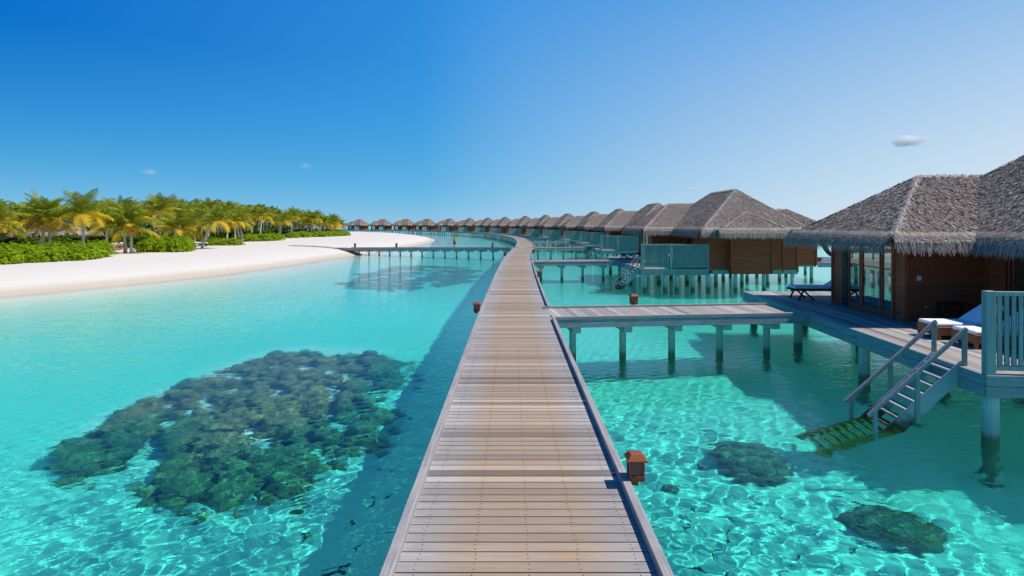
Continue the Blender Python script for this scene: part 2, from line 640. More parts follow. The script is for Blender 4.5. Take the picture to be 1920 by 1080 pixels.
# ------------------------------------------------------------------ ground and water
def fan(r0, r1, q, nth, a0=-100, a1=100, tight=True):
    rs = [r0]
    while rs[-1] < r1: rs.append(rs[-1] * q)
    u = np.linspace(-1, 1, nth)
    th = np.radians(a0 + (a1 - a0) * (.5 + .5 * (0.62 * u + .38 * u ** 3 if tight else u)))
    return np.meshgrid(np.array(rs), th, indexing='ij')


Rg, Tg = fan(2.0, 9000, 1.017, 330)
Xg = Rg * np.sin(Tg); Yg = Rg * np.cos(Tg)
gnd = sheet('ground', Xg, Yg, ground(Xg, Yg), M['sand'])
tag(gnd, 'white coral sand of the beach and the lagoon bed', None, None, 'structure'); wet(gnd)

rs = [2.3]
while rs[-1] < 9000: rs.append(rs[-1] * (1.0037 if rs[-1] < 32 else 1.009 if rs[-1] < 90 else 1.035))
_u = np.linspace(-1, 1, 640)
REEF = [(60, 878), (120, 838), (150, 812), (215, 777), (300, 747), (340, 718), (420, 692), (500, 668), (600, 660), (700, 667), (765, 676), (780, 705), (760, 742), (745, 790), (725, 830), (690, 845),
      (600, 880), (560, 925), (470, 938), (400, 962), (330, 950), (268, 925), (260, 905), (300, 868), (270, 862), (150, 902), (100, 890)]
Rw, Tw = np.meshgrid(np.array(rs), np.radians(100 * (.55 * _u + .45 * _u ** 3)), indexing='ij')
Xw = Rw * np.sin(Tw); Yw = Rw * np.cos(Tw); Zw = np.zeros_like(Xw)
sp = np.maximum(np.gradient(Rw, axis=0), np.gradient(Tw, axis=1) * Rw)
_rw = np.random.default_rng(11); wsum = np.zeros_like(Xw)
for i in range(60):
    lam = .095 * (.37 / .095) ** _rw.random()
    kk = 2 * math.pi / lam
    a = _rw.normal(-math.pi * .62, 1.2)
    A = .00118 * (lam / .4) ** 1.75
    fd = np.clip((lam / sp - 2.6) / 2, 0, 1); wsum += fd / 60
    Zw += A * fd * np.sin(kk * (Xw * math.cos(a) + Yw * math.sin(a)) + _rw.random() * 6.28)
wat = sheet('water', Xw, Yw, Zw, M['water'])
wat.cycles.is_caustics_caster = True
dep = np.maximum(-ground(Xw, Yw), 0).astype(np.float32)
rp = [bed(a, b, 1.7) for a, b in REEF]
near = (Yw < 30) & (Yw > 3) & (Xw > -16) & (Xw < 3)
sdr = shore(Xw[near], Yw[near], np.array(rp))
dep[near] -= (1.15 * np.clip((sdr - .35) / .8, 0, 1)).astype(np.float32)      # shallower over the reef
at = wat.data.attributes.new('depth', 'FLOAT', 'POINT')
at.data.foreach_set('value', dep.ravel())
ch = wat.data.attributes.new('chop', 'FLOAT', 'POINT')
ch.data.foreach_set('value', np.clip(1 - wsum * 1.25, 0, 1).astype(np.float32).ravel())
tag(wat, 'clear turquoise lagoon water with rippled surface', None, None, 'structure')


# ------------------------------------------------------------------ walkways
def pile(mb, x, y, top, r=.1, n=12):
    mb.tube([(x, y, min(gz(x, y), top - .3) - .3), (x, y, top)], r, n)


JET_S = {}     # where jetties meet the boardwalk: station -> half width


def boardwalk():
    t = empty('boardwalk', (0, 0, 0), 0, 'long weathered timber boardwalk running straight out then curving left past the villas', 'boardwalk')
    W = .94
    total = PS[-1]
    d = MB(); s = 0.3; rnd = random.Random(3)
    while s < total - 1:
        L = .134
        p, tg, nr = pth(s + L / 2)
        tone = min(1, max(0, rnd.gauss(.52, .21)))
        h = .002 * rnd.random()
        g = .0065
        c = []
        for (su, sv) in ((-1, -1), (1, -1), (1, 1), (-1, 1)):
            q = p + nr * (su * W) + tg * (sv * (L / 2 - g))
            c.append((q.x, q.y))
        z0, z1 = DECK - .035, DECK + h
        P = [(a, b, z0) for a, b in c] + [(a, b, z1) for a, b in c]
        U = [(su * W, s + sv * L / 2 + rnd.random() * .0, z) for z in (0, 1) for su, sv in ((-1, -1), (1, -1), (1, 1), (-1, 1))]
        off = rnd.random() * 9
        U = [(u, v + off, w) for u, v, w in U]
        if s < 60:
            d.hexa(P, tone, 0, U)
        else:
            d.add(P[4:], [(0, 1, 2, 3)], tone, 0, U[4:])
        s += L
    # screw heads over the joists, on the planks one can see them on
    s = .3; k = 0
    while s < 16:
        for x in (-.80, -.38, .02, .40, .82):
            for v in (.035, .099):
                p, tg, nr = pth(s + v)
                q = p + nr * (x + .008 * math.sin(k * 7.1)) 
                V = [(q.x + .0055 * math.cos(a), q.y + .0055 * math.sin(a), DECK + .0032) for a in [i * math.pi / 3 for i in range(6)]]
                d.add(V, [tuple(range(6))], .1, 1); k += 1
        s += .134
    d.build('decking', [M['deck'], M['screw']], t)
    def strip(off, w, z0, z1, a, b, mb, step=2.4):
        s = a; rn = random.Random(int(abs(off) * 1000) + int(a))
        while s < b - .05:
            e = min(s + step, b)
            tone = rn.random()
            q = []
            for ss in (s, e):
                p, tg, nr = pth(ss)
                ss2 = -.004 if ss == e else .004
                q.append(p + nr * (off - w / 2) + tg * ss2); q.append(p + nr * (off + w / 2) + tg * ss2)
            c = [q[0], q[1], q[3], q[2]]
            mb.hexa([(v.x, v.y, z0) for v in c] + [(v.x, v.y, z1) for v in c], tone, 0,
                    [(i * w, l, z) for z in (z0, z1) for i, l in ((0, s), (1, s), (1, e), (0, e))])
            s = e
    # kerbs broken where the jetties join
    for side in (-1, 1):
        gaps = sorted((s0 - hw, s0 + hw) for (sd, s0), hw in JET_S.items() if sd == side)
        a = .3
        for g0, g1 in gaps + [(total - 1, total)]:
            m = MB(); strip(side * .98, .08, DECK - .03, DECK + .075, a, g0, m)
            m.build('kerb', M['kerb'], t, bevel=.006)
            a = g1
        m = MB(); strip(side * .93, .07, DECK - .27, DECK - .036, .3, total - 1, m, 3.0)
        m.build('side_beam', M['greywood'], t)
    far = MB()
    s = 1.0; k = 0
    while s < total - 2:
        p, tg, nr = pth(s)
        m = MB(); m.bar((p.x - nr.x * .97, p.y - nr.y * .97, DECK - .36), (p.x + nr.x * .97, p.y + nr.y * .97, DECK - .36), .14, .17)
        for side in (-1, 1):
            q = p + nr * (side * .72)
            if 92 < s < 196:
                a = MB(); pile(a, q.x, q.y, DECK - .28, .11)
                wet(a.build('pile', M['pile'], t, smooth=False))
            else:
                pile(far, q.x, q.y, DECK - .28, .11)
        far.v += []; 
        b = len(far.v)
        s += 2.1; k += 1
    o = wet(far.build('pile', M['pile'], t)); o['kind'] = 'stuff'
    return t


def jetty(p0, p1, w, label, group='jetties off the boardwalk', npile=None, first=.55, pitch=1.41, lowend=False):
    """straight side jetty from p0 to p1 (near edge line), width w to the left of that direction... w>0 widens away from the viewer"""
    p0, p1 = Vector(p0), Vector(p1)
    L = (p1 - p0).length; tg = (p1 - p0) / L
    nr = Vector((-tg.y, tg.x))
    if nr.y < 0: nr = -nr
    t = empty('jetty', (p0.x, p0.y, 0), math.atan2(tg.y, tg.x), label, 'jetty', group)
    if lowend: t.rotation_euler = (0, math.atan(.42 / L), t.rotation_euler[2])
    # local frame: x along, y across (mirrored when running to -X)
    f = 1 if Vector((-tg.y, tg.x)).dot(nr) > 0 else -1
    d = MB(); x = 0; rnd = random.Random(int(p0.y * 10))
    while x < L - .05:
        e = min(x + .145, L)
        y0, y1 = sorted((0.09 * f, (w - .09) * f))
        tone = min(1, max(0, rnd.gauss(.5, .22))); o = rnd.random() * 9
        P = [(x + .004, y0, DECK - .035), (e - .004, y0, DECK - .035), (e - .004, y1, DECK - .035), (x + .004, y1, DECK - .035)]
        P += [(a, b, DECK - .0005) for a, b, _ in P]
        d.hexa(P, tone, 0, [(b, a + o, c) for a, b, c in P])
        x = e
    d.build('decking', M['deck2'], t)
    for yy in (.045, w - .045):
        m = MB(); m.bar((0, yy * f, DECK + .01), (L, yy * f, DECK + .01), .088, .09, random.random()); m.build('kerb', M['kerb'], t, bevel=.006)
        m = MB(); m.bar((0, yy * f, DECK - .14), (L, yy * f, DECK - .14), .07, .205, random.random()); m.build('side_beam', M['greywood'], t)
    x = first
    while x < L - .05:
        for yy in (.62,):
            wx = p0.x + tg.x * x + nr.x * yy; wy = p0.y + tg.y * x + nr.y * yy
            m = MB(); m.tube([(x, yy * f, min(gz(wx, wy), .6) - .3), (x, yy * f, DECK - .40)], .095, 12)
            pl = wet(m.build('pile', M['pile'], t))
            c = MB(); y0, y1 = sorted((.12 * f, (w - .12) * f)); c.box(x - .12, x + .12, y0, y1, DECK - .42, DECK - .245)
            c.build('pile_cap', M['pile'], pl, bevel=.02)
        x += pitch
    return t


JET = [16.35, 39.3, 61.3, 82.5, 104, 125, 146, 165]     # depth at which each villa's jetty leaves the boardwalk
for i, dd in enumerate(JET):
    JET_S[(1, s_at(dd))] = 1.02
JET_S[(-1, s_at(61.3))] = 1.02
boardwalk()
jetty((1.14, 15.42), (8.12, 16.22), 2.02, 'grey side jetty on round piles nearest the camera, leading right to the first villa', first=.6)

# beach jetty
jetty((-.1, 60.6), (-20.6, 70.4), 1.95, 'long grey jetty crossing the shallows from the boardwalk left to the beach', first=.9, pitch=1.5, lowend=True)
m = MB()
for i in range(46):
    x0 = -20.3 - i * .145
    z = max(gz(x0, 71.6) + .04, .80)
    m.box(x0 - .14, x0, 70.7, 72.4, z - .09, z, random.random())
o = m.build('beach_path', M['deck2']); tag(o, 'strip of timber path lying on the sand', None, None, 'structure')


# ------------------------------------------------------------------ thatched roofs
class Hip:
    def __init__(s, x0, x1, y0, y1, r0, r1, ze, zr, skip=()):
        s.x0, s.x1, s.y0, s.y1, s.ze, s.zr, s.skip = x0, x1, y0, y1, ze, zr, skip
        A, B, C_, D = Vector((x0, y0, ze)), Vector((x1, y0, ze)), Vector((x1, y1, ze)), Vector((x0, y1, ze))
        P, Q = Vector((*r0, zr)), Vector((*r1, zr))
        if abs(r0[0] - r1[0]) < 1e-6:   # ridge along y
            s.pl = {'f': [A, B, P], 'r': [B, C_, Q, P], 'b': [C_, D, Q], 'l': [D, A, P, Q]}
            s.hips = {'fl': (A, P), 'fr': (B, P), 'br': (C_, Q), 'bl': (D, Q)}
        else:
            s.pl = {'f': [A, B, Q, P], 'r': [B, C_, Q], 'b': [C_, D, P, Q], 'l': [D, A, P]}
            s.hips = {'fl': (A, P), 'fr': (B, Q), 'br': (C_, Q), 'bl': (D, P)}
        for k in skip: s.pl.pop(k)
        s.ridge = (P, Q)
        s.eq = {}
        for k, v in s.pl.items():
            n = (v[1] - v[0]).cross(v[2] - v[1]).normalized()
            if n.z < 0: n = -n
            s.eq[k] = (n, v[0])

    def h(s, X, Y):
        z = np.full(np.shape(X), 1e9)
        for n, p in s.eq.values():
            z = np.minimum(z, p.z - (n.x * (X - p.x) + n.y * (Y - p.y)) / n.z)
        return np.where((X > s.x0) & (X < s.x1) & (Y > s.y0) & (Y < s.y1), z, -1e9)


def thatch_roof(hips, name, parent, row=.066, pitch=.031, rng=None, blade=.21, bw=.028, fringe_step=.012, fr_len=.48):
    rng = rng or np.random.default_rng(5)
    base = MB()
    BV, BT = [], []      # blades: arrays of (n,4,3), tone
    FV, FT = [], []      # fringe blades: (n,6,3)
    CV, CT = [], []
    def clear(X, Y, Z, me, tol=.02):
        ok = np.ones(len(X), bool)
        for h in hips:
            if h is not me: ok &= h.h(X, Y) < Z + tol
        return ok
    for hp in hips:
        for k, poly in hp.pl.items():
            n, p0 = hp.eq[k]
            low = [q - n * .06 for q in poly]
            base.add(low, [tuple(range(len(low)))], .3)
            e = (poly[1] - poly[0]); eL = e.length; e = e / eL
            up = n.cross(e).normalized()
            if up.z < 0: up = -up
            H = max((q - p0).dot(up) for q in poly)
            # 2-d outline in (e, up)
            po = [((q - p0).dot(e), (q - p0).dot(up)) for q in poly]
            rows = np.arange(.05, H - .02, row)
            for r in rows:
                xs = []
                for i in range(len(po)):
                    (a0, b0), (a1, b1) = po[i], po[(i + 1) % len(po)]
                    if (b0 - r) * (b1 - r) <= 0 and abs(b1 - b0) > 1e-9:
                        xs.append(a0 + (r - b0) / (b1 - b0) * (a1 - a0))
                if len(xs) < 2: continue
                xa, xb = min(xs), max(xs)
                m = max(1, int((xb - xa) / pitch))
                u = xa + (xb - xa) * (np.arange(m) + rng.random(m)) / m
                v = r + rng.normal(0, .025, m)
                c = np.array(p0)[None] + u[:, None] * np.array(e)[None] + v[:, None] * np.array(up)[None]
                ok = clear(c[:, 0], c[:, 1], c[:, 2], hp)
                c = c[ok]; m = len(c)
                if not m: continue
                ang = rng.normal(0, .17, m)
                dn = -np.array(up)[None] * np.cos(ang)[:, None] + np.array(e)[None] * np.sin(ang)[:, None]
                sd = np.array(e)[None] * np.cos(ang)[:, None] + np.array(up)[None] * np.sin(ang)[:, None]
                ln = blade * rng.uniform(.7, 1.2, m)[:, None]; wd = bw * rng.uniform(.6, 1.3, m)[:, None] / 2
                nn = np.array(n)[None]
                lift = rng.uniform(.008, .021, m)[:, None]
                rl = rng.normal(0, .35, m)[:, None] * wd
                a = c - nn * .02; b = c + dn * ln + nn * lift
                V = np.stack([a - sd * wd, a + sd * wd, b + sd * wd * .55 + nn * rl, b - sd * wd * .55 - nn * rl], 1)
                BV.append(V); BT.append(np.clip(rng.normal(.5, .19, m), 0, 1))
            # fringe along the eave
            out = Vector((-up.x, -up.y, 0)).normalized(); dslope = -up
            for layer, (back, ll) in enumerate(((0.0, 1.0), (.03, .95), (.07, .9), (.11, .9), (.16, .85))):
                m = int(eL / fringe_step)
                u = eL * (np.arange(m) + rng.random(m)) / m
                c = np.array(p0)[None] + u[:, None] * np.array(e)[None] + (back + rng.uniform(-.03, .07, m))[:, None] * np.array(up)[None] + np.array(n)[None] * (.01 + .012 * layer)
                ok = clear(c[:, 0], c[:, 1], c[:, 2], hp, .05)
                c = c[ok]; m = len(c)
                if not m: continue
                ln = fr_len * ll * rng.uniform(.78, 1.12, m)[:, None]
                ang = rng.normal(0, .12, m)[:, None]
                ee = np.array(e)[None]; oo = np.array(out)[None]; ds = np.array(dslope)[None]
                mid = c + ds * ln * .42 + ee * ang * ln * .4 + oo * .02
                tip = mid + np.array([[0, 0, -1.]]) * ln * .62 + oo * ln * rng.uniform(.05, .28, m)[:, None] + ee * ang * ln * .8
                wd = bw * .32 * rng.uniform(.6, 1.3, m)[:, None]
                V = np.stack([c - ee * wd, c + ee * wd, mid + ee * wd, mid - ee * wd, tip + ee * wd * .35, tip - ee * wd * .35], 1)
                FV.append(V); FT.append(np.clip(rng.normal(.5, .27, m), 0, 1))
        # hip and ridge caps: bundles laid over the edges, sunlight put into their colour
        lines = [hp.ridge] + list(hp.hips.values())
        for (a, b) in lines:
            L = (b - a).length
            if L < .3: continue
            d = (b - a) / L
            isr = abs(d.z) < .05
            m = int(L / .012)
            tt = rng.random(m) if isr else .07 + .93 * rng.random(m)
            c = np.array(a)[None] + (np.array(b) - np.array(a))[None] * tt[:, None]
            ok = clear(c[:, 0], c[:, 1], c[:, 2], hp, .03)
            c = c[ok]; m = len(c)
            if not m: continue
            side = np.array(d.cross(Vector((0, 0, 1))).normalized())
            th = rng.normal(0, .75, m)[:, None]
            up3 = np.array([[0, 0, 1.]])
            down = np.array(-d)[None] if not isr else np.zeros((1, 3))
            s_ = np.sign(rng.random(m) - .5)[:, None]
            dirn = down * .9 + side[None] * s_ * (1.0 if isr else rng.uniform(.05, .75, m)[:, None]) - up3 * (.65 if isr else .22)
            dirn /= np.linalg.norm(dirn, axis=1)[:, None]
            wv = np.cross(dirn, up3); wv /= np.linalg.norm(wv, axis=1)[:, None] + 1e-9
            ln = blade * rng.uniform(.7, 1.25, m)[:, None]; wd = bw * .5 * rng.uniform(.7, 1.3, m)[:, None]
            o = up3 * rng.uniform(-.02, .03, m)[:, None]
            V = np.stack([c + o - wv * wd, c + o + wv * wd, c + o + dirn * ln + wv * wd * .5 + up3 * .02, c + o + dirn * ln - wv * wd * .5 + up3 * .02], 1)
            CV.append(V); CT.append(np.clip(rng.normal(.5, .25, m), 0, 1))
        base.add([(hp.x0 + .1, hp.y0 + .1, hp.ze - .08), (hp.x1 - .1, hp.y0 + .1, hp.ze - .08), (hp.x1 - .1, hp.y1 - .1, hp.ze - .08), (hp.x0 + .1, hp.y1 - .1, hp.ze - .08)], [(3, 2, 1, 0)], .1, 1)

    def blades(mb, VS, TS, mat):
        V = np.concatenate(VS); T = np.concatenate(TS)
        k = V.shape[1]; b = len(mb.v)
        mb.v += [tuple(p) for p in V.reshape(-1, 3).tolist()]
        mb.u += [tuple(p) for p in V.reshape(-1, 3).tolist()]
        mb.t += np.repeat(T, k).tolist()
        n = len(V)
        idx = b + np.arange(n)[:, None] * k
        fs = [[0, 1, 2, 3]] if k == 4 else [[0, 1, 2, 3], [3, 2, 4, 5]]
        for f in fs:
            mb.f += [tuple(q) for q in (idx + np.array(f)[None]).tolist()]
            mb.m += [mat] * n
    blades(base, BV, BT, 0)
    roof = base.build(name, [M['thatch'], M['thatchdark']], parent)
    fr = MB(); blades(fr, FV, FT, 0)
    fr.build('eave_fringe', M['thatch'], roof)
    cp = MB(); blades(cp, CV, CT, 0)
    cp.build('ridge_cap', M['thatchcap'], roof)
    return roof


# ------------------------------------------------------------------ the villa (local frame: origin at the deck's near left corner, x away from the boardwalk, y onward)
def board_wall(name, a, b, z0, z1, mat, parent, th=.06, board=.14, posts=True):
    """horizontal cladding between plan points a and b"""
    a, b = Vector((*a, 0)), Vector((*b, 0))
    m = MB(); z = z0; rnd = random.Random(int(a.x * 100 + a.y * 31 + b.x))
    while z < z1 - .01:
        e = min(z + board, z1)
        m.bar(a + Vector((0, 0, (z + e) / 2)), b + Vector((0, 0, (z + e) / 2)), th * (.85 + .15 * rnd.random()), e - z - .008, rnd.random())
        z = e
    b2 = len(m.v)
    m.bar(a + Vector((0, 0, (z0 + z1) / 2)), b + Vector((0, 0, (z0 + z1) / 2)), th * .6, z1 - z0 - .01, .9)
    for i in range(len(m.u)):
        x, y, zz = m.v[i]
        m.u[i] = (x, y, zz + m.t[i] * 7)
    return m.build(name, mat, parent)


def slat_screen(parent, x0, x1, y, z0, h, pitch=.112, sw=.062):
    scr = MB()
    scr.box(x0 + .10, x1 - .02, y - .035, y + .035, z0 + h - .075, z0 + h, .2)          # top rail
    o = scr.build('privacy_screen', M['screen'], parent, bevel=.005)
    f = MB(); f.box(x0 + .10, x1 - .02, y - .03, y + .03, z0 + .07, z0 + .15, .3); f.build('bottom_rail', M['screen'], o, bevel=.005)
    f = MB(); f.box(x0 - .06, x0 + .10, y - .06, y + .06, z0 - .02, z0 + h + .01, .15); f.build('screen_post', M['screen'], o, bevel=.008)
    f = MB(); f.box(x1 - .02, x1 + .07, y - .05, y + .05, z0 - .02, z0 + h + .01, .25); f.build('screen_post', M['screen'], o, bevel=.008)
    s = MB(); x = x0 + .15
    while x < x1 - .07:
        s.box(x, x + sw, y - .02, y + .005, z0 + .155, z0 + h - .08, random.random())
        x += pitch
    s.build('slat', M['screen'], o)
    s = MB(); s.box(x0 + .10, x1 - .02, y + .007, y + .035, z0 + h * .5 - .03, z0 + h * .5 + .03, .5)
    s.build('middle_rail', M['screen'], o)
    s = MB(); x = x0 + .15 + pitch * .5
    while x < x1 - .07:
        s.box(x, x + sw, y + .04, y + .06, z0 + .10, z0 + h - .04, random.random())
        x += pitch
    s.build('backing_slat', M['screen'], o)
    return o


def build_stairs(parent):
    """flight of steps from the deck's left edge down into the water"""
    st = MB()
    y0, y1 = .66, 1.42
    sl = .98; run = 2.45
    top = (.0, -.05); bot = (-run, -.05 - run * sl)
    for y in (y0, y1):
        st.bar((top[0] + .1, y, top[1] + .04), (bot[0], y, bot[1]), .05, .25, .3)
    s = st.build('staircase', M['steps'], parent, bevel=.006); wet(s)
    n = 16
    for i in range(n):
        x = -.09 - i * (run - .1) / n
        z = -.11 - i * (run - .1) / n * sl
        m = MB(); m.box(x - .075, x + .055, y0 + .03, y1 - .03, z - .018, z + .018, random.random())
        wet(m.build('tread', M['steps'], s, bevel=.005))
    for y in (y0 - .03, y1 + .03):
        m = MB()
        m.bar((.10, y, .66), (-1.58, y, -.92), .055, .07, .2)
        m.build('handrail', M['kerb'], s, bevel=.01)
        for px_, zb, zt in ((.06, -.30, .64), (-.74, -.98, -.12), (-1.46, -1.68, -.80)):
            m = MB(); m.box(px_ - .035, px_ + .035, y - .03, y + .03, zb, zt, .4)
            wet(m.build('rail_post', M['screen'], s, bevel=.006))
    return s


def build_villa(loc, rz, label):
    v = empty('overwater_villa', loc, rz, label, 'villa', 'thatched villas beside the boardwalk')
    # decks: boards run onward (y)
    d = MB(); rnd = random.Random(5); x = 0.0
    while x < 3.88:
        e = min(x + .142, 3.9)
        y = 0.0 + 0
        cuts = sorted([0.0, 12.1] + [rnd.uniform(1.5, 10.5) for _ in range(2)])
        for a, b in zip(cuts[:-1], cuts[1:]):
            tn = min(1, max(0, rnd.gauss(.5, .22)))
            P = [(x + .003, a + .002, -.035), (e - .003, a + .002, -.035), (e - .003, b - .002, -.035), (x + .003, b - .002, -.035)]
            P += [(p, q, -.0005) for p, q, _ in P]
            d.hexa(P, tn, 0, [(q, p * 1.0 + rnd.random() * 0 + x * 3, r) for p, q, r in P])
        x = e
    d.build('deck', M['deck2'], v)
    d = MB(); x = 12.7
    while x < 15.4:
        d.box(x + .003, x + .139, 5.6, 12.1, -.035, 0, random.random()); x += .142
    d.build('deck', M['deck2'], v)
    for (a, b) in (((-.025, 0), (-.025, 12.1)), ((-.05, -.025), (3.7, -.025)), ((-.05, 12.125), (12, 12.125))):
        m = MB()
        for zc, hh in ((-.092, .18), (-.277, .18)):
            m.bar((a[0], a[1], zc), (b[0], b[1], zc), .05, hh, rnd.random())
        m.build('fascia_board', M['greywood'], v, bevel=.004)
    m = MB(); m.bar((12.7, 5.57, -.17), (15.4, 5.57, -.17), .05, .3, .3); m.build('fascia_board', M['greywood'], v)
    # floor of the house
    m = MB(); m.box(3.95, 8.7, .05, 10.0, -.30, -.06, .4); m.box(1.95, 3.94, 5.6, 9.3, -.30, -.06, .4); m.box(8.71, 12.7, 5.75, 10.0, -.30, -.06, .4)
    m.build('floor_beam', M['screen'], v)
    # walls
    T = 2.35
    board_wall('wall', (3.78, .10), (4.86, .10), -.2, T, M['clad'], v)
    board_wall('wall', (4.86, -.32), (7.08, -.32), -.27, T, M['clad'], v)
    board_wall('wall', (4.87, .07), (4.87, -.29), -.27, T, M['clad'], v)
    board_wall('wall', (7.07, .07), (7.07, -.29), -.27, T, M['clad'], v)
    board_wall('wall', (7.09, .10), (8.68, .10), -.2, T, M['clad'], v)
    board_wall('wall', (8.68, 5.75), (12.65, 5.75), -.2, T, M['clad'], v)
    board_wall('wall', (8.68, .14), (8.68, 5.7), -.2, T, M['clad'], v)
    board_wall('wall', (12.65, 5.8), (12.65, 10.0), -.2, T, M['clad'], v)
    board_wall('wall', (12.6, 10.0), (3.95, 10.0), -.2, T, M['clad'], v)
    board_wall('wall', (3.9, 9.28), (1.95, 9.28), -.05, T, M['redwood'], v)
    board_wall('wall', (1.95, 5.50), (3.84, 5.50), .0, T, M['redwood'], v)
    board_wall('wall', (3.9, .15), (3.9, 3.45), .0, T, M['redwood'], v)
    board_wall('wall', (3.9, 4.85), (3.9, 5.46), .0, T, M['redwood'], v)
    board_wall('wall', (1.9, 5.47), (1.9, 5.95), .0, T, M['redwood'], v)
    board_wall('wall', (1.9, 8.70), (1.9, 9.26), .0, T, M['redwood'], v)
    for (x, y) in ((3.77, .07), (4.855, -.355), (7.085, -.355), (8.70, .07), (1.875, 5.465), (1.875, 5.97), (3.87, 5.45), (12.68, 5.72), (7.9, .06), (1.875, 9.3)):
        m = MB(); m.box(x - .045, x + .045, y - .045, y + .045, -.2 if y < .1 or x > 8 else .0, T + .02, random.random())
        for i in range(len(m.u)): m.u[i] = (m.v[i][2], m.v[i][1], m.v[i][0])
        m.build('corner_post', M['redwood'] if x < 3.9 and y > 1 else M['clad'], v)
    # inner back walls so the rooms read dim behind the glass
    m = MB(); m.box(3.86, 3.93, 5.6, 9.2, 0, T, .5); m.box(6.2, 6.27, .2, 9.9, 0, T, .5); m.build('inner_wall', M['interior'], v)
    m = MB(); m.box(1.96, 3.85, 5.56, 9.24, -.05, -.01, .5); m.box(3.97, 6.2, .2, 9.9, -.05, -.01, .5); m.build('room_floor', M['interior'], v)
    # glass doors in the wing's left side
    for (a, b) in ((6.0, 6.55), (6.6, 7.58), (7.66, 8.34)):
        f = MB(); w = .055
        for (y0, y1, z0, z1) in ((a, a + w, .0, 2.32), (b - w, b, .0, 2.32), (a + w, b - w, .0, .14), (a + w, b - w, 2.22, 2.32)):
            f.box(1.87, 1.93, y0, y1, z0, z1, random.random())
        fo = f.build('glass_door', M['redwood'], v, bevel=.004)
        p = MB(); p.box(1.895, 1.905, a + w, b - w, .14, 2.22); p.build('pane', M['glass'], fo)
    m = MB(); m.box(1.86, 1.94, 8.36, 8.68, 0, T, .8); m.build('door_reveal', M['darkwood'], v)
    m = MB(); m.box(1.865, 1.935, 7.585, 7.655, 0, T, .4); m.build('mullion', M['redwood'], v)
    # curtained door of the main room
    f = MB()
    for (y0, y1, z0, z1) in ((3.5, 3.56, 0, 2.3), (4.74, 4.8, 0, 2.3), (3.56, 4.74, 0, .12), (3.56, 4.74, 2.2, 2.3), (4.6, 4.64, .12, 2.2)):
        f.box(3.87, 3.93, y0, y1, z0, z1, .4)
    fo = f.build('glass_door', M['redwood'], v, bevel=.004)
    p = MB(); p.box(3.895, 3.905, 3.56, 4.74, .12, 2.2); p.build('pane', M['glass'], fo)
    c = MB(); n = 60
    V = []
    for i in range(n + 1):
        y = 3.5 + 1.3 * i / n
        xx = 4.06 + .035 * math.sin(i * 1.35)
        V += [(xx, y, .03), (xx, y, 2.3)]
    c.add(V, [(2 * i, 2 * i + 2, 2 * i + 3, 2 * i + 1) for i in range(n)])
    c.build('curtain', M['curtain'], v, smooth=True)
    # privacy screen at the near end of the deck
    slat_screen(v, .02, 1.42, .03, .0, 1.38)
    slat_screen(v, 1.60, 3.66, .03, .0, 1.38)
    # piles
    for (x, y) in [(x, y) for y in (.22, 4.2, 7.9, 11.7) for x in (.2, 2.0, 3.75)] + [(x, y) for y in (.25, 3.4, 6.6, 9.6) for x in (5.3, 6.9, 8.5)] + [(x, y) for y in (6.0, 9.6) for x in (10.4, 12.5)] + [(14.9, 5.9), (14.9, 11.6), (1.35, .25), (2.9, .25)]:
        m = MB(); m.tube([(x, y, -DECK - 2.5), (x, y, -.30)], .125 if x < 4 else .11, 14)
        wet(m.build('pile', M['pile'], v, smooth=False))
    build_stairs(v)
    main = Hip(3.05, 9.15, -.8, 9.7, (6.1, 2.3), (6.1, 6.6), 2.15, 4.6)
    left = Hip(1.10, 6.0, 4.65, 10.75, (3.55, 7.7), (6.0, 7.7), 2.15, 3.93, skip=('r',))
    right = Hip(6.1, 13.7, 5.1, 10.9, (6.1, 8.0), (11.8, 8.0), 2.15, 3.55, skip=('l',))
    bay = Hip(3.75, 7.75, -1.45, 1.6, (5.75, -.1), (5.75, 1.6), 2.12, 3.2, skip=('b',))
    thatch_roof([main, left, right, bay], 'roof', v)
    return v


V1_YAW = -math.atan(.063)
villa1 = build_villa((7.88, 9.72, DECK), V1_YAW, 'nearest thatched villa, cut off by the right edge, with glass doors and steps')
bpy.context.view_layer.update()
m = MB(); m.box(2.16, 2.26, 5.455, 5.468, 1.05, 1.17); m.build('wall_switch', M['white'], villa1)
m = MB(); m.box(2.36, 2.40, 5.455, 5.468, .35, .38); m.build('wall_socket', M['white'], villa1)

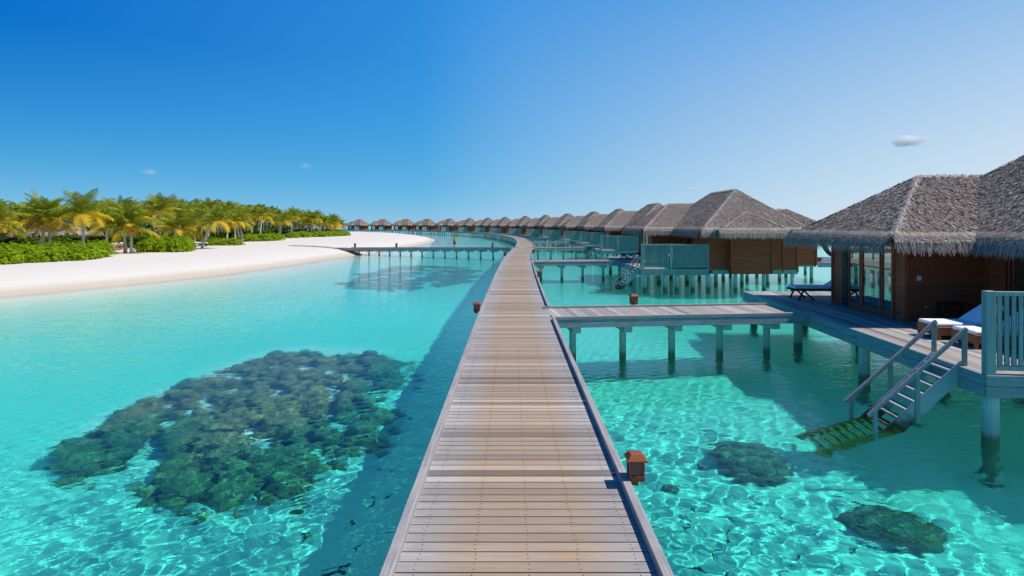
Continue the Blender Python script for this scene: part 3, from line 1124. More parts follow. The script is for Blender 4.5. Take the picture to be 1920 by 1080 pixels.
# other villas: position of the main roof's middle (from its place and size in the photo)
PEAKS = [(13.35, 37.1), (14.5, 60.2), (15.0, 81.5), (14.0, 99.5), (11.4, 119), (8.3, 136.5), (4.0, 153.5), (-1.5, 173), (-7.5, 194), (-14.9, 211), (-24.2, 228),
         (-34.6, 239), (-45, 247), (-56, 253.5), (-68.5, 263)]
ORD = ['second', 'third', 'fourth', 'fifth', 'sixth', 'seventh', 'eighth', 'ninth', 'tenth', 'eleventh', 'twelfth', 'thirteenth', 'fourteenth', 'fifteenth']
LAB = ['large thatched villa with brown timber wall and grey screen, second from the right edge']
LAB += [f'grey thatched villa on stilts, {o} counting left from the one cut by the right edge' for o in ORD[1:]]
LAB += ['smallest grey thatched villa at the far left end of the row, beside the palms']
VILLAS = [villa1]
pk = [(14.2, 14.3)] + PEAKS
for i, (x, y) in enumerate(PEAKS):
    a = pk[i]; b = pk[min(i + 2, len(pk) - 1)]
    yaw = math.atan2(b[1] - a[1], b[0] - a[0]) - math.pi / 2
    if i == 0: yaw = 0.0
    if i == 1: yaw = R(.5)
    far = i >= 6
    def keep(o, far=far, i=i):
        if o.name.startswith(('wall_switch', 'wall_socket')): return False
        if far and o.name.startswith('pile'): return o.location is not None and o.data.vertices[0].co.x < 9 and (o.data.vertices[0].co.y < 1 or o.data.vertices[0].co.x < 3)
        if i >= 3 and o.name.startswith(('rail_post', 'tread')): return i < 5
        return True
    c = copy_tree(villa1, None, keep)
    ox, oy = 6.1, 4.4
    c.rotation_euler = (0, 0, yaw)
    c.location = (x - (ox * math.cos(yaw) - oy * math.sin(yaw)), y - (ox * math.sin(yaw) + oy * math.cos(yaw)), DECK)
    c['label'] = LAB[i]
    if i >= 5: c.scale = (.86, .70, 1)
    elif i >= 2: c.scale = (.95, .86, 1)
    VILLAS.append(c)


def vpt(i, x, y, z=0):
    v = VILLAS[i]
    a = v.rotation_euler[2]
    return (v.location.x + x * math.cos(a) - y * math.sin(a), v.location.y + x * math.sin(a) + y * math.cos(a), DECK + z), a


# jetties to the further villas
JL = ['grey jetty on piles leading right to the second villa with the brown timber wall', 'grey jetty leading right to the third villa, opposite the beach jetty',
      'grey jetty leading right to the fourth villa', 'grey jetty leading right to the fifth villa', 'small grey jetty leading right to the sixth villa',
      'small grey jetty leading right to the seventh villa', 'small grey jetty leading right to the eighth villa']
for i, dd in enumerate(JET[1:]):
    p, tg, nr = pth(s_at(dd))
    a = p + nr * 1.04 - tg * 1.0
    (qx, qy, _), ang = vpt(i + 1, -.03, 6.2)
    jetty(a, (qx, qy), 2.0, JL[i], first=.6)


# ------------------------------------------------------------------ furniture
def daybed():
    o = empty('daybed', (0, 0, 0))
    m = MB()
    m.bar((0, -.34, .19), (1.65, -.34, .19), .03, .18, .3); m.bar((0, .34, .19), (1.65, .34, .19), .03, .18, .5)
    m.bar((.015, -.32, .19), (.015, .32, .19), .03, .18, .6); m.bar((1.635, -.32, .19), (1.635, .32, .19), .03, .18, .2)
    m.box(.03, 1.62, -.32, .32, .24, .272, .4)
    m.build('frame', M['teak'], o, bevel=.006)
    for x in (.04, 1.59):
        for y in (-.325, .325):
            l = MB(); l.box(x - .035, x + .035, y - .03, y + .03, 0, .101, .4); l.build('leg', M['teak'], o, bevel=.005)
    c = MB(); c.box(.0, .86, -.335, .335, .284, .362); mt = c.build('mattress', M['cushion'], o, bevel=.025)
    c = MB(); c.bar((.87, 0, .325), (1.46, 0, .72), .66, .085); c.build('backrest_cushion', M['cushion'], o, bevel=.025)
    l = MB(); l.bar((1.5, -.2, .24), (1.38, -.2, .60), .03, .03); l.bar((1.5, .2, .24), (1.38, .2, .60), .03, .03); l.build('backrest_support', M['teak'], o)
    return o


def lounger():
    o = empty('sun_lounger', (0, 0, 0))
    m = MB()
    for y in (-.31, .31): m.bar((0, y, .33), (1.95, y, .33), .04, .07, .4)
    for i in range(14): m.bar((.06 + i * .085, -.29, .352), (.06 + i * .085, .29, .352), .06, .018, random.random())
    m.bar((0, -.31, .335), (0, .31, .335), .04, .06, .4)
    m.build('frame', M['darkwood'], o, bevel=.005)
    for x0, x1 in ((.28, .12), (.28, .62), (1.55, 1.55), (1.0, 1.0)):
        for y in (-.34, .34):
            l = MB(); l.bar((x0, y, .32), (x1, y, 0.0), .03, .05); l.build('leg', M['darkwood'], o)
    c = MB(); c.box(.02, 1.16, -.29, .29, .364, .455); c.build('cushion', M['cushion'], o, bevel=.02)
    c = MB(); c.bar((1.17, 0, .40), (1.80, 0, .80), .58, .07); c.build('backrest_cushion', M['cushion'], o, bevel=.02)
    c = MB()
    for y in (-.3, .3): c.bar((1.15, y, .35), (1.82, y, .76), .035, .05)
    c.bar((1.65, -.3, .34), (1.6, -.3, .62), .03, .03); c.bar((1.65, .3, .34), (1.6, .3, .62), .03, .03)
    c.build('backrest_frame', M['darkwood'], o)
    return o


db = daybed()
(p, a) = vpt(0, 1.10, 3.34); db.location = p; db.rotation_euler[2] = a
tag(db, 'teak daybed with white mattress, foot in the sun, farther of the two by the steps', 'daybed', 'white daybeds on villa decks')
c = copy_tree(db); (p, a) = vpt(0, 1.22, 2.40); c.location = p; c.rotation_euler[2] = a
tag(c, 'teak daybed with white mattress beside the slatted screen, half hidden by it', 'daybed', 'white daybeds on villa decks')
for i, (x, y, lb) in {1: (.5, 1.5, 'white daybed on the deck of the second villa behind its grey screen'), 2: (.5, 2.3, 'white daybed on the deck of the third villa'),
                      3: (.45, 2.6, 'white daybed on the deck of the fourth villa'), 4: (.45, 2.6, 'white daybed on the deck of the fifth villa')}.items():
    c = copy_tree(db); (p, a) = vpt(i, x, y); c.location = p; c.rotation_euler[2] = a; c['label'] = lb
sl = lounger()
(p, a) = vpt(0, .80, 9.95); sl.location = p; sl.rotation_euler[2] = a
tag(sl, 'dark wood sun lounger with pale cushion at the back of the nearest villa deck', 'sun lounger', 'sun loungers')
for x, y, lb in ((.5, 9.6, 'dark wood sun lounger with pale cushion on the second villa deck, nearer its jetty'), (1.2, 10.8, 'dark wood sun lounger with pale cushion at the far edge of the second villa deck')):
    c = copy_tree(sl); (p, a) = vpt(1, x, y); c.location = p; c.rotation_euler[2] = a; c['label'] = lb


def side_table():
    o = empty('side_table', (0, 0, 0))
    m = MB(); m.box(0, .62, -.2, .2, .50, .53); m.build('table_top', M['darkwood'], o, bevel=.004)
    for x in (.03, .59):
        for y in (-.17, .17):
            l = MB(); l.box(x - .018, x + .018, y - .018, y + .018, 0, .50); l.build('leg', M['darkwood'], o)
    for z in (.14, .26, .38):
        l = MB(); l.box(.02, .04, -.15, .15, z - .012, z + .012); l.build('rung', M['darkwood'], o)
    return o


stb = side_table(); (p, a) = vpt(0, 2.55, 5.15); stb.location = p; stb.rotation_euler[2] = a
tag(stb, 'small dark timber stand against the shaded wall of the nearest villa', 'side table')

# hammock on the second villa's rear deck, and the ladder rails there
hm = empty('hammock', vpt(1, 13.3, 6.6)[0], 0, 'dark curved hammock on the rear deck of the second villa', 'hammock')
m = MB()
n = 14
V = []
for i in range(n + 1):
    t = i / n
    x = 1.35 * t; z = 1.7 * (1 - t) ** 2.2 + .12
    for y in (-.45, .45): V.append((x, y, z + .10 * (y > 0)))
m.add(V, [(2 * i, 2 * i + 1, 2 * i + 3, 2 * i + 2) for i in range(n)] + [(2 * i + 2, 2 * i + 3, 2 * i + 1, 2 * i) for i in range(n)])
m.build('sling', M['darkwood'], hm)
m = MB(); m.box(-.05, 1.3, -.4, .4, .0, .10); m.build('base', M['white'], hm, bevel=.01)
m = MB(); m.box(.02, .75, -.36, .36, .105, .26); m.build('seat_cushion', M['cushion'], hm, bevel=.03)


# ------------------------------------------------------------------ path lanterns
def lantern():
    o = empty('path_lantern', (0, 0, 0))
    b = MB(); b.box(-.088, .088, -.088, .088, 0, .055, .6); b.build('base', M['lampwood'], o, bevel=.004)
    for x in (-.076, .076):
        for y in (-.076, .076):
            p = MB(); p.box(x - .011, x + .011, y - .011, y + .011, .056, .195, .4); p.build('corner_post', M['lampwood'], o)
    l = MB(); q = .074
    k = 7
    for i in range(-k, k + 1):
        for sgn in (1, -1):
            # crossing slats of the lattice, clipped to the panel
            c = i * .0225
            pts = []
            for t in np.linspace(-.2, .2, 161):
                x = t; z = .125 + sgn * (t - c)
                if abs(x) < .064 and .058 < z < .193: pts.append((x, z))
            if len(pts) < 4: continue
            (x0, z0), (x1, z1) = pts[0], pts[-1]
            for f in range(4):
                ca, sa = round(math.cos(f * math.pi / 2)), round(math.sin(f * math.pi / 2))
                P = lambda x: (x * ca + q * sa, x * sa - q * ca)
                a = P(x0); b2 = P(x1)
                l.bar((a[0], a[1], z0), (b2[0], b2[1], z1), .004, .008, .8, 0, up=(ca * 0 + sa, -ca, 0.01))
    l.build('lattice', M['redwood'], o)
    d = MB(); d.box(-.062, .062, -.062, .062, .057, .19); d.build('diffuser', M['white'], o)
    c = MB()
    c.box(-.118, .118, -.118, .118, .196, .214, .3)
    lo, hi = .108, .068
    c.hexa([(-lo, -lo, .215), (lo, -lo, .215), (lo, lo, .215), (-lo, lo, .215), (-hi, -hi, .262), (hi, -hi, .262), (hi, hi, .262), (-hi, hi, .262)], .5)
    c.build('cap', M['lampwood'], o, bevel=.003)
    return o


LAMPS = [(1, 5.62, 'red brown lattice path lantern on the right kerb nearest the camera'), (-1, 16.4, 'red brown path lantern on the left kerb opposite the first jetty'),
         (1, 27.3, 'dark path lantern on the right kerb between the first and second jetties'), (-1, 45.5, 'dark path lantern on the left kerb just before the beach jetty'),
         (1, 50, 'dark path lantern on the right kerb between the second and third jetties'), (1, 110, 'dark path lantern on the boardwalk bend far away')]
ln0 = lantern()
for i, (sd, dd, lb) in enumerate(LAMPS):
    o = ln0 if i == 0 else copy_tree(ln0)
    p, tg, nr = pth(s_at(dd)); q = p + nr * (sd * 1.085)
    o.location = (q.x, q.y, DECK + .06); o.rotation_euler[2] = math.atan2(-tg.x, tg.y)
    tag(o, lb, 'lantern', 'path lanterns along the walkways')
    o.scale = (.83, .83, .96) if dd < 10 else (1.0,) * 3 if dd < 20 else (1.1,) * 3
for x, y, lb in ((3.72, 17.93, 'red brown path lantern on the far kerb of the first jetty'), (-19.2, 71.75, 'dark path lantern on the beach jetty, nearest the sand'),
                 (-13.6, 69.05, 'dark path lantern midway along the beach jetty'), (-2.1, 63.55, 'dark path lantern on the beach jetty, nearest the boardwalk')):
    o = copy_tree(ln0); o.location = (x, y, DECK + .06 + (.02 * x if y > 20 else 0)); o.scale = (1.15,) * 3 if y < 20 else (1.2, 1.2, 1.8)
    o.rotation_euler[2] = R(6) if y < 20 else 0
    tag(o, lb, 'lantern', 'path lanterns along the walkways')
# brackets: what carries each lantern on the outer kerb face
for o in [q for q in COL.objects if q.name.startswith('path_lantern')]:
    b = MB(); b.box(-.06, .02, -.06, .06, -.045, -.001, .7); b.build('bracket', M['lampwood'], o)


# ------------------------------------------------------------------ palms and shrubs
def frond(mb, base, az, el, L, droop, width, mat, rnd, nl=26):
    pts = []
    p = Vector(base); e = el
    n = 11
    for i in range(n + 1):
        pts.append(p.copy())
        d = Vector((math.cos(e) * math.cos(az), math.cos(e) * math.sin(az), math.sin(e)))
        p = p + d * (L / n)
        e -= droop / n * (.5 + 1.1 * i / n)
    mb.tube(pts, [.03 * (1 - i / (n + 2)) for i in range(n + 1)], 4, .8, mat, False)
    side = Vector((-math.sin(az), math.cos(az), 0))
    for j in range(nl):
        t = .12 + .88 * (j + .5) / nl
        f = t * n; i = min(int(f), n - 1); q = pts[i].lerp(pts[i + 1], f - i)
        d = (pts[i + 1] - pts[i]).normalized()
        up = side.cross(d).normalized()
        if up.z < 0: up = -up
        ll = width * math.sin(math.pi * min(1, .18 + .8 * t)) ** .7 * rnd.uniform(.85, 1.15)
        for sg in (-1, 1):
            dr = (side * sg * .78 + d * .62 + up * rnd.uniform(-.05, .22)).normalized()
            tip = q + dr * ll + Vector((0, 0, -1)) * ll * rnd.uniform(.3, .85)
            mid = q + dr * ll * .55 + Vector((0, 0, -1)) * ll * .08
            w = d * (.016 + .007 * rnd.random()) * (L / 2.6) * 1.5
            tn = min(1, max(0, rnd.gauss(.45, .25)))
            mb.add([q - w, q + w, mid + w, mid - w, tip], [(0, 1, 2, 3), (3, 2, 4)], tn, mat)


def palm_meshes():
    out = []
    for k in range(7):
        rnd = random.Random(100 + k)
        c = MB()
        nf = 26
        for i in range(nf):
            r = i / nf
            az = i * 2.399 + rnd.uniform(-.25, .25)
            if r < .25: el, dr, L = R(rnd.uniform(58, 84)), R(rnd.uniform(35, 80)), rnd.uniform(1.6, 2.1)
            elif r < .62: el, dr, L = R(rnd.uniform(25, 58)), R(rnd.uniform(55, 90)), rnd.uniform(1.9, 2.4)
            else: el, dr, L = R(rnd.uniform(-8, 26)), R(rnd.uniform(55, 95)), rnd.uniform(1.6, 2.1)
            yel = 1 if r > .63 and rnd.random() < .85 else 0
            frond(c, (.06 * math.cos(az), .06 * math.sin(az), .1 * (1 - r)), az, el, L, dr, .56, yel, rnd)
        crown = c.build('crown', [M['frond'], M['frondy']])
        n = MB()
        for i in range(7):
            az = i * .9; q = Vector((.2 * math.cos(az), .2 * math.sin(az), -.2 - .1 * (i % 3)))
            n.tube([q + Vector((0, 0, .14)), q + Vector((0, 0, .09)), q, q - Vector((0, 0, .1)), q - Vector((0, 0, .14))], [.01, .09, .115, .08, .01], 8, .5)
        nut = n.build('coconut_cluster', M['nut'], smooth=True)
        out.append((crown.data, nut.data))
        bpy.data.objects.remove(crown); bpy.data.objects.remove(nut)
    return out


PALM = palm_meshes()
TRUNKS = []
for k in range(5):
    rnd = random.Random(k); m = MB()
    lx, ly = [(0, 0), (.5, .1), (-.45, .1), (.15, .3), (1.3, 0)][k]
    pts = [(lx * (t ** 1.5), ly * t * t, 5 * t) for t in np.linspace(0, 1, 9)]
    m.tube(pts, [.17, .125, .115, .11, .105, .1, .095, .09, .09], 10)
    o = m.build('trunk', M['trunk'], smooth=True); TRUNKS.append((o.data, lx, ly)); bpy.data.objects.remove(o)


def add_obj(name, data, parent):
    o = bpy.data.objects.new(name, data); COL.objects.link(o); o.parent = parent
    return o


def palm(x, y, ztop, label, kind=None, lean=0, size=1.0, group='coconut palms of the beach grove', nuts=False, rnd=random):
    zg = gz(x, y)
    o = empty('palm_tree', (x, y, zg), rnd.random() * 6.28 if lean != 4 else 0, label, 'palm tree', group)
    hgt = max(2.2, ztop - zg - 1.6 * size)
    td, lx, ly = TRUNKS[lean]
    t = add_obj('trunk', td, o); s = hgt / 5
    t.scale = (1, 1, s)
    k = rnd.randrange(len(PALM)) if kind is None else kind
    c = add_obj('crown', PALM[k][0], o); c.location = (lx, ly, hgt - .05); c.scale = (size,) * 3; c.rotation_euler[2] = rnd.random() * 6.28
    if nuts:
        q = add_obj('coconut_cluster', PALM[k][1], o); q.location = (lx, ly, hgt - .05)
    return o


def at(px, d):
    return (px - 961) / 1100 * d


FRONT = [(-14, 43, 372, 'palm at the left edge of the photo, only its drooping fronds in view', 0), (80, 47, 364, 'palm with dark trunk, left of a twin pair near the left edge', 1),
         (94, 47.6, 378, 'palm with pale straight trunk, right of a twin pair near the left edge', 0), (157, 46.5, 355, 'tallest front palm with pale straight trunk behind the first bush', 0),
         (201, 57, 388, 'thin palm behind the beach loungers', 0), (236, 51.5, 372, 'palm with leaning twin trunk base between the two big bushes', 3), (247, 51.0, 402, 'short palm with orange nuts at the edge of the second bush', 0),
         (330, 60, 392, 'palm rising from the second bush, left of two', 0), (352, 62, 394, 'palm rising from the second bush, right of two', 1), (366, 66, 390, 'slim palm just right of the second bush', 0),
         (380, 61.5, 380, 'palm leaning right over the sand beside the white chair', 4), (300, 66, 364, 'tall palm standing above the second bush', 2), (442, 80, 388, 'palm with white trunk behind the third bush', 0),
         (456, 82, 392, 'palm with white trunk between third and fourth bushes', 1)]
_pr = random.Random(21)
for px, d, ty, lb, ln in FRONT:
    palm(at(px, d), d, CAM_Z + (420 - ty) * d / 1100, lb, None, ln, 1.2, nuts=(px in (80, 157, 247, 236)), rnd=_pr)


def ftop(px):
    return np.interp(px, [-200, 0, 100, 200, 300, 400, 450, 500, 560, 600, 640, 700], [368, 372, 372, 376, 368, 374, 379, 385, 392, 397, 404, 420])


def front_x(d):
    return np.interp(d, [40, 54, 70, 87, 105, 124, 150, 165], [-38, -37.5, -38.5, -41, -40.5, -37.5, -42, -52])


n = 0; placed = []
tries = 0
while n < 120 and tries < 6000:
    tries += 1
    d = _pr.uniform(50, 160); back = _pr.uniform(0, 1) ** 1.3 * 24
    x = float(front_x(d)) - 1.0 - back
    px = 961 + 1100 * x / d
    if px < -120 or px > 653: continue
    if any((x - a) ** 2 + (d - b) ** 2 < 2.6 ** 2 for a, b in placed): continue
    if d < 76 and back < 9: continue
    placed.append((x, d)); n += 1
    ty = float(ftop(px)) + _pr.uniform(-3, 12)
    z = min(9.2, max(5.0, CAM_Z + (420 - ty) * d / 1100))
    palm(x, d, z, 'coconut palm with green and yellow fronds packed into the grove behind the front row', None, _pr.choice([0, 0, 1, 2, 3]), _pr.uniform(.95, 1.2), 'palms packed into the grove', rnd=_pr)


def shrub_mesh(seed, mat, n=900, lw=.085):
    rnd = random.Random(seed); m = MB()
    lobes = [(Vector((rnd.uniform(-.6, .6), rnd.uniform(-.6, .6), rnd.uniform(.0, .30))), rnd.uniform(.42, .62)) for _ in range(9)]
    for i in range(n):
        c, r = rnd.choice(lobes)
        th = rnd.uniform(0, 6.28); ph = math.acos(rnd.uniform(-.35, 1))
        nrm = Vector((math.sin(ph) * math.cos(th), math.sin(ph) * math.sin(th), math.cos(ph)))
        p = c + nrm * r * rnd.uniform(.72, 1.04)
        if p.z < .02: continue
        tn0 = min(1, max(0, rnd.gauss(.55, .25)))
        # rosette of leaves
        a0 = rnd.random() * 6
        ax = (nrm + Vector((0, 0, .6))).normalized()
        u = ax.cross(Vector((.3, 1, .2))).normalized(); w = ax.cross(u)
        for j in range(5):
            a = a0 + j * 1.257
            dr = (u * math.cos(a) + w * math.sin(a)) * .9 + ax * .45
            sd = ax.cross(dr).normalized() * lw * .36
            tip = p + dr * lw * 1.5
            md = p + dr * lw * .95
            m.add([p, md - sd, tip, md + sd], [(0, 1, 2, 3)], min(1, max(0, tn0 + rnd.uniform(-.15, .15))), 0)
    o = m.build('shrub', mat); d = o.data; bpy.data.objects.remove(o)
    return d


SH = [shrub_mesh(s, M['shrub']) for s in (1, 2, 3)]
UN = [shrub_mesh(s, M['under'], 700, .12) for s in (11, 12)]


def shrub(x, y, sx, sz, label, data, group, rnd=_pr):
    o = bpy.data.objects.new('shrub', data); COL.objects.link(o)
    o.location = (x, y, gz(x, y) - .05); o.scale = (sx, sx, sz); o.rotation_euler[2] = rnd.random() * 6.28
    return tag(o, label, 'shrub', group)


# front bushes: (first px, last px, bottom line y at both, top height m)
BUSH = [(-60, 152, 498, 487, 1.5, 'leftmost', 9), (258, 342, 474, 473, 1.75, 'second from the left', 6), (380, 440, 462, 461, 1.15, 'third from the left', 4), (452, 516, 454, 452.5, 1.5, 'fourth from the left', 4),
        (535, 647, 447, 442.5, 1.5, 'rightmost, near the far end of the grove', 7)]
for (a, b, y0, y1, hh, nm, k) in BUSH:
    for i in range(k):
        t = (i + .5) / k
        px = a + (b - a) * t; yy = y0 + (y1 - y0) * t
        d = 2.6 * 1100 / (yy - 420)
        w = (b - a) / k * d / 1100
        for row in range(3 if k > 5 and a < 300 else 2):
            s = w * .85 + .35
            x = at(px, d) - row * .25 + _pr.uniform(-.2, .2)
            shrub(x - (.0 if i < k - 1 else s * .35), d + s * .9 + row * s * 1.05, s, hh * _pr.uniform(.85, 1.0) * (1 + .1 * row) / 1.0 * .95,
                  f'bright green shrub in the beach bush {nm}', _pr.choice(SH), f'shrubs of the bush {nm}')
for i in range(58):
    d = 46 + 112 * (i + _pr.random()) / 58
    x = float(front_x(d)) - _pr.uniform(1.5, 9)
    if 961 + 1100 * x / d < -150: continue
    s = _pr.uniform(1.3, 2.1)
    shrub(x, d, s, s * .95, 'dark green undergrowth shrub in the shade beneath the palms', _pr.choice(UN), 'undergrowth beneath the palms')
# deep wood behind, one mass
m = MB(); rnd = random.Random(9)
for i in range(15000):
    d = rnd.uniform(44, 165); x = float(front_x(d)) - rnd.uniform(9, 30); z = 1.1 + abs(rnd.gauss(0, 2.2))
    if z > 5.2: continue
    p = Vector((x, d, z)); u = Vector((rnd.gauss(0, 1), rnd.gauss(0, 1), rnd.gauss(0, .6))).normalized(); w = u.cross(Vector((0, .3, 1))).normalized()
    s = rnd.uniform(.25, .55)
    m.add([p - u * s, p - w * s * .45, p + u * s, p + w * s * .45], [(0, 1, 2, 3)], rnd.random(), 0)
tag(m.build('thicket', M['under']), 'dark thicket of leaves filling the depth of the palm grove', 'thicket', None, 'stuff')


# small thatched huts behind the first bush
def hut(x, y, rz, label):
    o = empty('thatched_hut', (x, y, gz(x, y)), rz, label, 'hut', 'thatched huts behind the bushes')
    for a, b in (((-2.2, -1.6), (2.2, -1.6)), ((2.2, -1.6), (2.2, 1.6)), ((2.2, 1.6), (-2.2, 1.6)), ((-2.2, 1.6), (-2.2, -1.6))):
        board_wall('wall', a, b, 0, 1.7, M['darkwood'], o)
    thatch_roof([Hip(-2.9, 2.9, -2.2, 2.2, (-1.0, 0), (1.0, 0), 1.6, 3.0)], 'roof', o, row=.2, pitch=.09, bw=.08, fringe_step=.05)
    return o


hut(at(36, 60), 60, R(12), 'grey thatched hut roof showing above the first bush at the left edge')
hut(at(118, 66), 66, R(-8), 'grey thatched hut roof behind the twin palms')

# beach loungers under the palms
for px, d, rz, lb in ((196, 56.5, R(-20), 'wooden beach lounger in the shade beneath the palms, left one'), (210, 58, R(-15), 'wooden beach lounger in the shade beneath the palms, right one'), (391, 66, R(200), 'pale beach lounger beside the leaning palm')):
    c = copy_tree(sl if px > 300 else db); c.name = 'beach_lounger'; x = at(px, d); c.location = (x, d, gz(x, d)); c.rotation_euler[2] = rz; tag(c, lb, 'sun lounger', 'sun loungers')


# ------------------------------------------------------------------ reef, corals, fish
def coral_mesh(seed, lumps=34, big=1.0):
    rnd = np.random.default_rng(seed)
    bm = bmesh.new(); bmesh.ops.create_icosphere(bm, subdivisions=5, radius=1)
    V = np.array([v.co[:] for v in bm.verts])
    dirs = rnd.normal(size=(lumps * 5, 3)); dirs[:, 2] = np.abs(dirs[:, 2]); dirs /= np.linalg.norm(dirs, axis=1)[:, None]
    amp = np.concatenate([big * rnd.uniform(.10, .30, 9), rnd.uniform(.05, .12, lumps), rnd.uniform(.02, .05, len(dirs) - lumps - 9)])
    wid = np.concatenate([rnd.uniform(.35, .6, 9), rnd.uniform(.15, .25, lumps), rnd.uniform(.06, .11, len(dirs) - lumps - 9)])
    dd = np.zeros(len(V))
    for q, a, w in zip(dirs, amp, wid):
        dd += a * np.exp(-((V - q) ** 2).sum(1) / (w * w))
    Vn = V * (.72 + dd)[:, None]
    for v, p in zip(bm.verts, Vn): v.co = p
    me = bpy.data.meshes.new('coral_head'); bm.to_mesh(me); bm.free()
    me.polygons.foreach_set('use_smooth', [True] * len(me.polygons))
    a = me.attributes.new('tone', 'FLOAT', 'POINT'); a.data.foreach_set('value', dd.astype(np.float32))
    return me


CM = [coral_mesh(s) for s in (1, 2, 3, 4)]
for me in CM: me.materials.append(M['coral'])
CB = coral_mesh(9, 70, .3); CB.materials.append(M['coral2'])


def inside(p, poly):
    x, y = p; r = False
    for i in range(len(poly)):
        (x0, y0), (x1, y1) = poly[i], poly[i - 1]
        if (y0 > y) != (y1 > y) and x < (x1 - x0) * (y - y0) / (y1 - y0) + x0: r = not r
    return r


def reef(outline, label, count, rr, hh, seed, depth=1.7, group='coral reefs in the lagoon', rubble=0, gap=None):
    rnd = random.Random(seed)
    poly = [bed(a, b, depth) for a, b in outline]
    cx = sum(p[0] for p in poly) / len(poly); cy = sum(p[1] for p in poly) / len(poly)
    t = empty('coral_reef', (cx, cy, SEA_Z), 0, label, 'coral reef', group)
    xs = [p[0] for p in poly]; ys = [p[1] for p in poly]
    pts = []; tries = 0
    while len(pts) < count and tries < 60000:
        tries += 1
        p = (rnd.uniform(min(xs), max(xs)), rnd.uniform(min(ys), max(ys)))
        if not inside(p, poly) or shore(np.array([p[0]]), np.array([p[1]]), np.array(poly))[0] < .28: continue
        if gap and gap(*p): continue
        r = rnd.uniform(*rr)
        if gap and p[1] > 10.0 + .35 * (p[0] + 6): r = .18 + .42 * (r - rr[0]) / (rr[1] - rr[0]) * .6
        if any((p[0] - a) ** 2 + (p[1] - b) ** 2 < (.62 * (r + c)) ** 2 for a, b, c in pts): continue
        pts.append((p[0], p[1], r))
    for (x, y, r) in pts:
        o = add_obj('coral_head', rnd.choice(CM), t)
        o.location = (x - cx, y - cy, gz(x, y) - SEA_Z + .02)
        o.scale = (r * rnd.uniform(.9, 1.3), r * rnd.uniform(.9, 1.2), hh * rnd.uniform(.7, 1.15)); o.rotation_euler = (rnd.uniform(-.15, .15), rnd.uniform(-.15, .15), rnd.random() * 6.28)
        wet(o)
    if rubble:
        m = MB(); k = 0
        base = CM[0]
        bm = bmesh.new(); bmesh.ops.create_icosphere(bm, subdivisions=2, radius=1)
        bv = np.array([v.co[:] for v in bm.verts]); bf = [tuple(v.index for v in f.verts) for f in bm.faces]; bm.free()
        g = np.random.default_rng(seed)
        while k < rubble:
            p = (g.uniform(min(xs) - .3, max(xs) + .3), g.uniform(min(ys) - .3, max(ys) + .3))
            if (not inside(p, poly) and g.random() > .55) or (gap and gap(*p)): continue
            sd = float(shore(np.array([p[0]]), np.array([p[1]]), np.array(poly))[0])
            if sd < -.2: continue
            r = g.uniform(.08, .24) if sd > 0 else g.uniform(.05, .15)
            up = max([(1 - ((p[0] - a) ** 2 + (p[1] - b) ** 2) / (c * c)) for a, b, c in pts] + [0])
            V = bv * (r * (1 + .45 * g.normal(size=(len(bv), 1)).clip(-1, 1) * .6)) * np.array([[1, 1, .8]])
            V = V + np.array([[p[0] - cx, p[1] - cy, gz(*p) - SEA_Z + .04 + hh * .85 * math.sqrt(max(up, 0))]])
            m.add(V.tolist(), bf, float(g.random())); k += 1
        ro = wet(m.build('small_coral', M['coral'], t, smooth=True)); ro['kind'] = 'stuff'
    return t


reef(REEF,
     'large brown and olive coral reef under clear water left of the boardwalk', 100, (.26, .70), .66, 4, rubble=420,
     gap=lambda x, y: abs(math.sin(1.5 * x + 1.1 * y + 1.3 * math.sin(.9 * y - .6 * x))) < (.40 if y > 10.0 + .35 * (x + 6) else .12))
reef([(650, 535), (690, 512), (740, 500), (800, 497), (880, 503), (900, 515), (860, 532), (800, 545), (720, 549), (660, 545)],
     'dark coral patch under the water before the beach jetty', 60, (.5, 1.3), .25, 6, 1.9, rubble=200)
for (px, py, r, h, lb) in ((1405, 866, .84, .62, 'round grey boulder coral on the sand right of the near lantern'), (1676, 984, .66, .44, 'dark coral boulder at the shadow edge in the lower right corner')):
    x, y = bed(px, py, 1.8)
    o = bpy.data.objects.new('coral_boulder', CB); COL.objects.link(o); wet(o)
    o.location = (x, y, gz(x, y) + .03); o.scale = (r * 1.1, r * .85, h); o.rotation_euler[2] = random.random() * 6
    tag(o, lb, 'coral', 'boulder corals on the sand')
for (px, py, r, lb) in ((1258, 920, .13, 'small dark coral lump beside the near lantern'), (1322, 878, .10, 'small pale coral lump left of the boulder coral'), (1720, 795, .12, 'small dark coral lump in the shade by the steps'),
                        (1490, 840, .10, 'small coral lump right of the boulder coral'), (575, 1005, .08, 'tiny coral lump on bright sand left of the boardwalk')):
    x, y = bed(px, py, 1.95)
    o = bpy.data.objects.new('coral_lump', CB); COL.objects.link(o); wet(o)
    o.location = (x, y, gz(x, y)); o.scale = (r * 1.2, r, r * .6); tag(o, lb, 'coral', 'small coral lumps on the sand')


